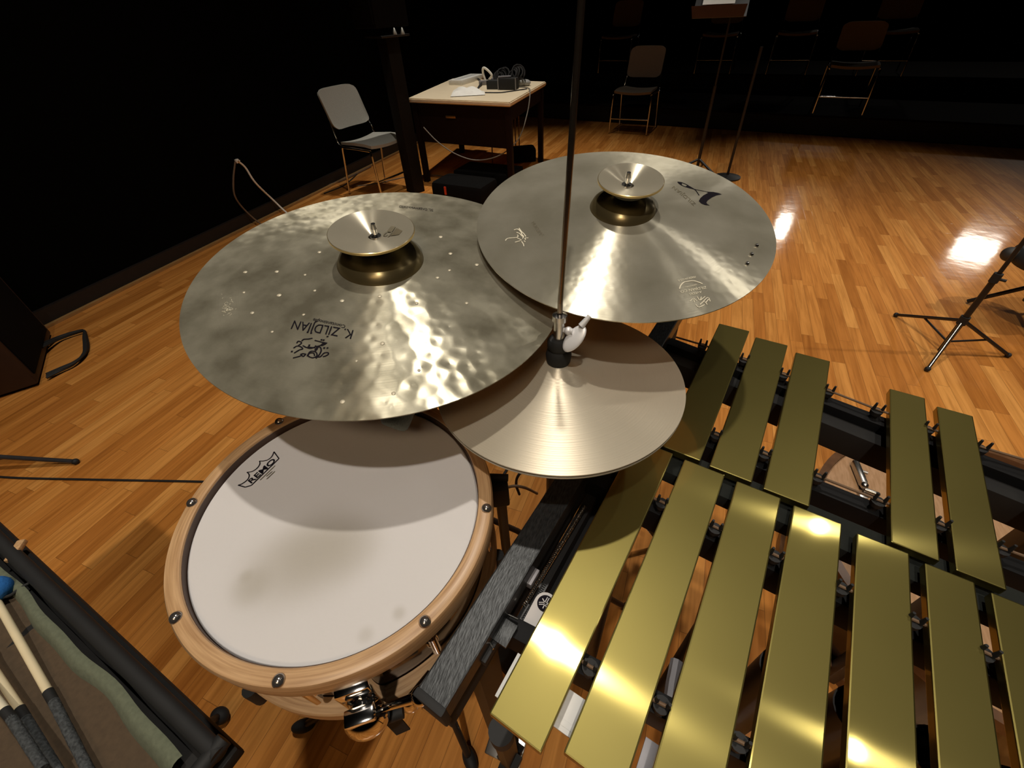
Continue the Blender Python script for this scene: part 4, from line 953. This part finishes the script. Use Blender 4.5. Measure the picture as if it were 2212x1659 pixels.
# black post with shelf
pb = (at(875, 413, 0) + at(922, 413, 0)) / 2
ps = thing('black_post', 'tall black post rising between the grey chair and the table', 'post', (pb.x, pb.y, 0))
b = MB(); b.box((pb.x, pb.y, .60), (.14, .12, 1.20), Matrix.Rotation(R(-25), 3, 'Z'), .004); part('upright', b, mat('black_brown_post', (.008, .006, .004), .7, spec=.15), ps)
b = MB(); b.box((pb.x, pb.y, 1.205), (.26, .26, .014), Matrix.Rotation(R(-25), 3, 'Z'), .003); part('shelf_plate', b, M_black, ps)
for q in ((852, 66), (869, 66)):
    p = aty(*q, pb.y - .05); p.z = 1.212; b = MB(); b.lathe([(0, .045), (.006, .04), (.016, .006), (.016, 0), (0, 0)], 18, Matrix.Translation(p)); part('cone_foot', b, M_silver, ps, label='silver cone foot')
sb = thing('black_loudspeaker', 'black loudspeaker box on top of the tall black post', 'speaker', (pb.x - .03, pb.y, 1.257))
b = MB(); b.box((pb.x - .05, pb.y + .02, 1.257 + .25), (.34, .30, .50), Matrix.Rotation(R(-25), 3, 'Z'), .01); part('body', b, M_void, sb)
b = MB(); rr_ = Matrix.Rotation(R(-25), 3, 'Z'); b.box(Vector((pb.x - .05, pb.y + .02, 1.257 + .25)) + rr_ @ Vector((0, -.155, 0)), (.30, .012, .45), rr_, .003); part('grille', b, M_void, sb)

# music stand with sheet, and the thin pole beside it
mb_ = Vector((-.02, 4.99, 0))
ms = thing('music_stand', 'black music stand with white sheet behind the satin cymbal', 'music stand', mb_)
b = MB(); b.cyl(mb_ + Vector((0, 0, .03)), mb_ + Vector((0, 0, .72)), .014); b.cyl(mb_ + Vector((0, 0, .70)), mb_ + Vector((0, 0, 1.27)), .009); part('tube', b, M_black, ms)
for k in range(3):
    d3 = Vector((math.cos(R(80 + 120 * k)), math.sin(R(80 + 120 * k)), 0)); b = MB(); b.tube([mb_ + Vector((0, 0, .12)), mb_ + d3 * .25 + Vector((0, 0, .012))], .011, 10); part('leg', b, M_black, ms)
Y0 = 4.86; pL = aty(1496, 32, Y0); pR = aty(1606, 35, Y0)
lip_top = .075; ex_ = (pR - pL); ex_.z = 0; ex_.normalize(); ey_ = Vector((-ex_.y, ex_.x, 0)); wS = (pR - pL).length
zb = pR.z
O = Vector((pL.x, pL.y, zb)); tilt = (ey_ * math.cos(R(38)) + Vector((0, 0, math.sin(R(38))))).normalized()
lz = Vector((0, 0, lip_top))
b = MB(); b.prism([O, O + ex_ * wS, O + ex_ * (wS + .01) + lz - ey_ * .0, O - ex_ * .02 + lz], ey_ * .006); part('ledge', b, mat('brown_ledge', (.05, .018, .008), .5), ms, smooth=False, label='brown ledge')
b = MB(); nn_ = ex_.cross(tilt); b.prism([O + ey_ * .006, O + ex_ * (wS + .02) + ey_ * .006, O + ex_ * (wS + .02) + ey_ * .006 + tilt * .36, O + ey_ * .006 + tilt * .36], nn_ * -.006); part('desk', b, M_black, ms, smooth=False)
b = MB(); q0 = O + lz + ey_ * .008 + Vector((0, 0, .004)); b.prism([q0 + ex_ * (wS * .16), q0 + ex_ * (wS * .78), q0 + ex_ * (wS * .78) + tilt * .30, q0 + ex_ * (wS * .16) + tilt * .30], nn_ * .002)
solo('sheet_music', b, M_paper, 'white sheet of paper on the music stand at the top edge', 'paper', smooth=False, origin=q0)
pp = at(1570, 384, 0)
mp_ = thing('thin_pole_stand', 'thin black pole stand on the floor right of the music stand', 'stand', (pp.x, pp.y, 0))
b = MB(); b.cyl((pp.x, pp.y, .02), (pp.x, pp.y, 1.0), .0115); part('tube', b, M_black, mp_)
b = MB(); b.lathe([(0, 0), (.12, 0), (.12, .012), (.02, .03), (0, .03)], 40, Matrix.Translation((pp.x, pp.y, 0))); part('round_base', b, M_black, mp_)

# cords hooked on the left wall and cables at its foot
wx = -3.565
cable('rope', 'white cord hanging from the left wall down to the floor', [atx(512, 347, wx), atx(530, 362, wx + .01), atx(552, 395, wx + .03), at(590, 432, .12), at(622, 462, .01), at(660, 490, .006)], .008, M_rope, 'cord')
cable('brown_wall_cord', 'thin brown cord hanging from the same wall hook as the white one', [atx(508, 350, wx), atx(504, 390, wx + .01), atx(508, 425, wx + .01), atx(530, 455, wx + .02), at(566, 486, .008), at(600, 505, .006)], .007, M_brncord, 'cord')
p = atx(512, 348, wx); b = MB(); b.box(p, (.02, .03, .03), None, .004); b.cyl(p, p + Vector((.03, 0, .005)), .006); solo('wall_hook', b, M_rope, 'small pale knot hooked on the dark left wall', 'hook', origin=p)
cable('wall_cable', 'tan cable running along the foot of the left wall', [at(642, 436, .008), at(672, 418, .008), at(705, 403, .008), at(750, 385, .008), at(800, 360, .008)], .012, M_brncord)
cable('floor_wire', 'dark wire crossing the floor under the grey chair', [at(700, 418, .005), at(740, 402, .005), at(762, 385, .005), at(775, 372, .005)], .006, M_rubber, 'wire')
cable('pale_floor_wire', 'pale wire on the floor between the grey chair and the post', [at(770, 402, .005), at(815, 396, .005), at(850, 388, .005), at(880, 382, .005), at(930, 378, .005), at(985, 385, .005)], .005, M_cord, 'wire')

# ------------------------------------------------------------------ light: warm stage spots under the black ceiling, plus added fills
def spot(name, loc, target, power, size=95, blend=.5, rad=.06, c=(1, .925, .82)):
    l = bpy.data.lights.new(name, 'SPOT'); l.energy = power; l.spot_size = R(size); l.spot_blend = blend; l.shadow_soft_size = rad; l.color = c
    o = bpy.data.objects.new(name, l); col.objects.link(o); o.location = loc
    o.rotation_euler = (Vector(target) - Vector(loc)).to_track_quat('-Z', 'Y').to_euler(); return o
spot('stage_or_fill_spot', (-.42, 1.72, 6), (-.8, 1.2, 0), 430, 84, .8, .08)
spot('stage_or_fill_spot', (.35, -1.3, 6), (-.1, .6, 0), 390, 66, .8, .08)
spot('stage_or_fill_spot', (2.56, 4.38, 6), (1.4, 2.6, 0), 150, 62, 1, .08)
spot('stage_or_fill_spot', (2.59, 1.85, 6), (2.2, 2.0, 0), 70, 80, 1, .08)
spot('stage_or_fill_spot', (-2.0, 4.5, 6), (-1.75, 4.35, 0), 700, 46, .9)
spot('stage_or_fill_spot', (.9, 4.7, 6), (1.1, 4.5, 0), 330, 42, .9)  # added fill spot that lifts the far floor
spot('stage_or_fill_spot', (-1.0, 6.0, 6), (-.95, 6.55, 0), 70, 18, .6)  # added narrow fill that brightens the front chair alone
spot('stage_or_fill_spot', (4.2, 3.0, 6), (2.5, 2.6, 0), 430, 46, .9)  # added fill for the right-hand floor, aimed clear of the bars
def area(name, loc, target, power, sx, sy, c=(1, .92, .8)):
    l = bpy.data.lights.new(name, 'AREA'); l.shape = 'RECTANGLE'; l.size = sx; l.size_y = sy; l.energy = power; l.color = c; l.spread = R(60)
    o = bpy.data.objects.new(name, l); col.objects.link(o); o.location = loc
    o.rotation_euler = (Vector(target) - Vector(loc)).to_track_quat('-Z', 'Y').to_euler()
l_ = area('added_fill', (.8, -3.6, 6.2), (-.2, .6, .9), 9, 2.4, 1.2, (1, .72, .45))  # invented soft fill behind the camera, lifts the shade under the cymbals
area('hall_lamp', (2.62, 14.5, 4.0), (1.2, 3.5, 0), 1.6, .3, .5)
area('hall_lamp', (7.0, 14.1, 4.0), (1.6, 3, 0), 2.6, .75, .4)
w = bpy.data.worlds.new('world'); sc.world = w; w.use_nodes = True
w.node_tree.nodes['Background'].inputs[0].default_value = (1, .8, .6, 1); w.node_tree.nodes['Background'].inputs[1].default_value = .0015

sc.view_settings.view_transform = 'Standard'; sc.view_settings.look = 'None'; sc.view_settings.exposure = 0; sc.view_settings.gamma = 1
try: sc.view_settings.use_curve_mapping = False
except Exception: pass
try:
    sc.cycles.use_denoising = True; sc.cycles.denoiser = 'OPENIMAGEDENOISE'
    sc.cycles.max_bounces = 8; sc.cycles.caustics_reflective = False; sc.cycles.caustics_refractive = False
    sc.cycles.sample_clamp_indirect = 4
except Exception: pass
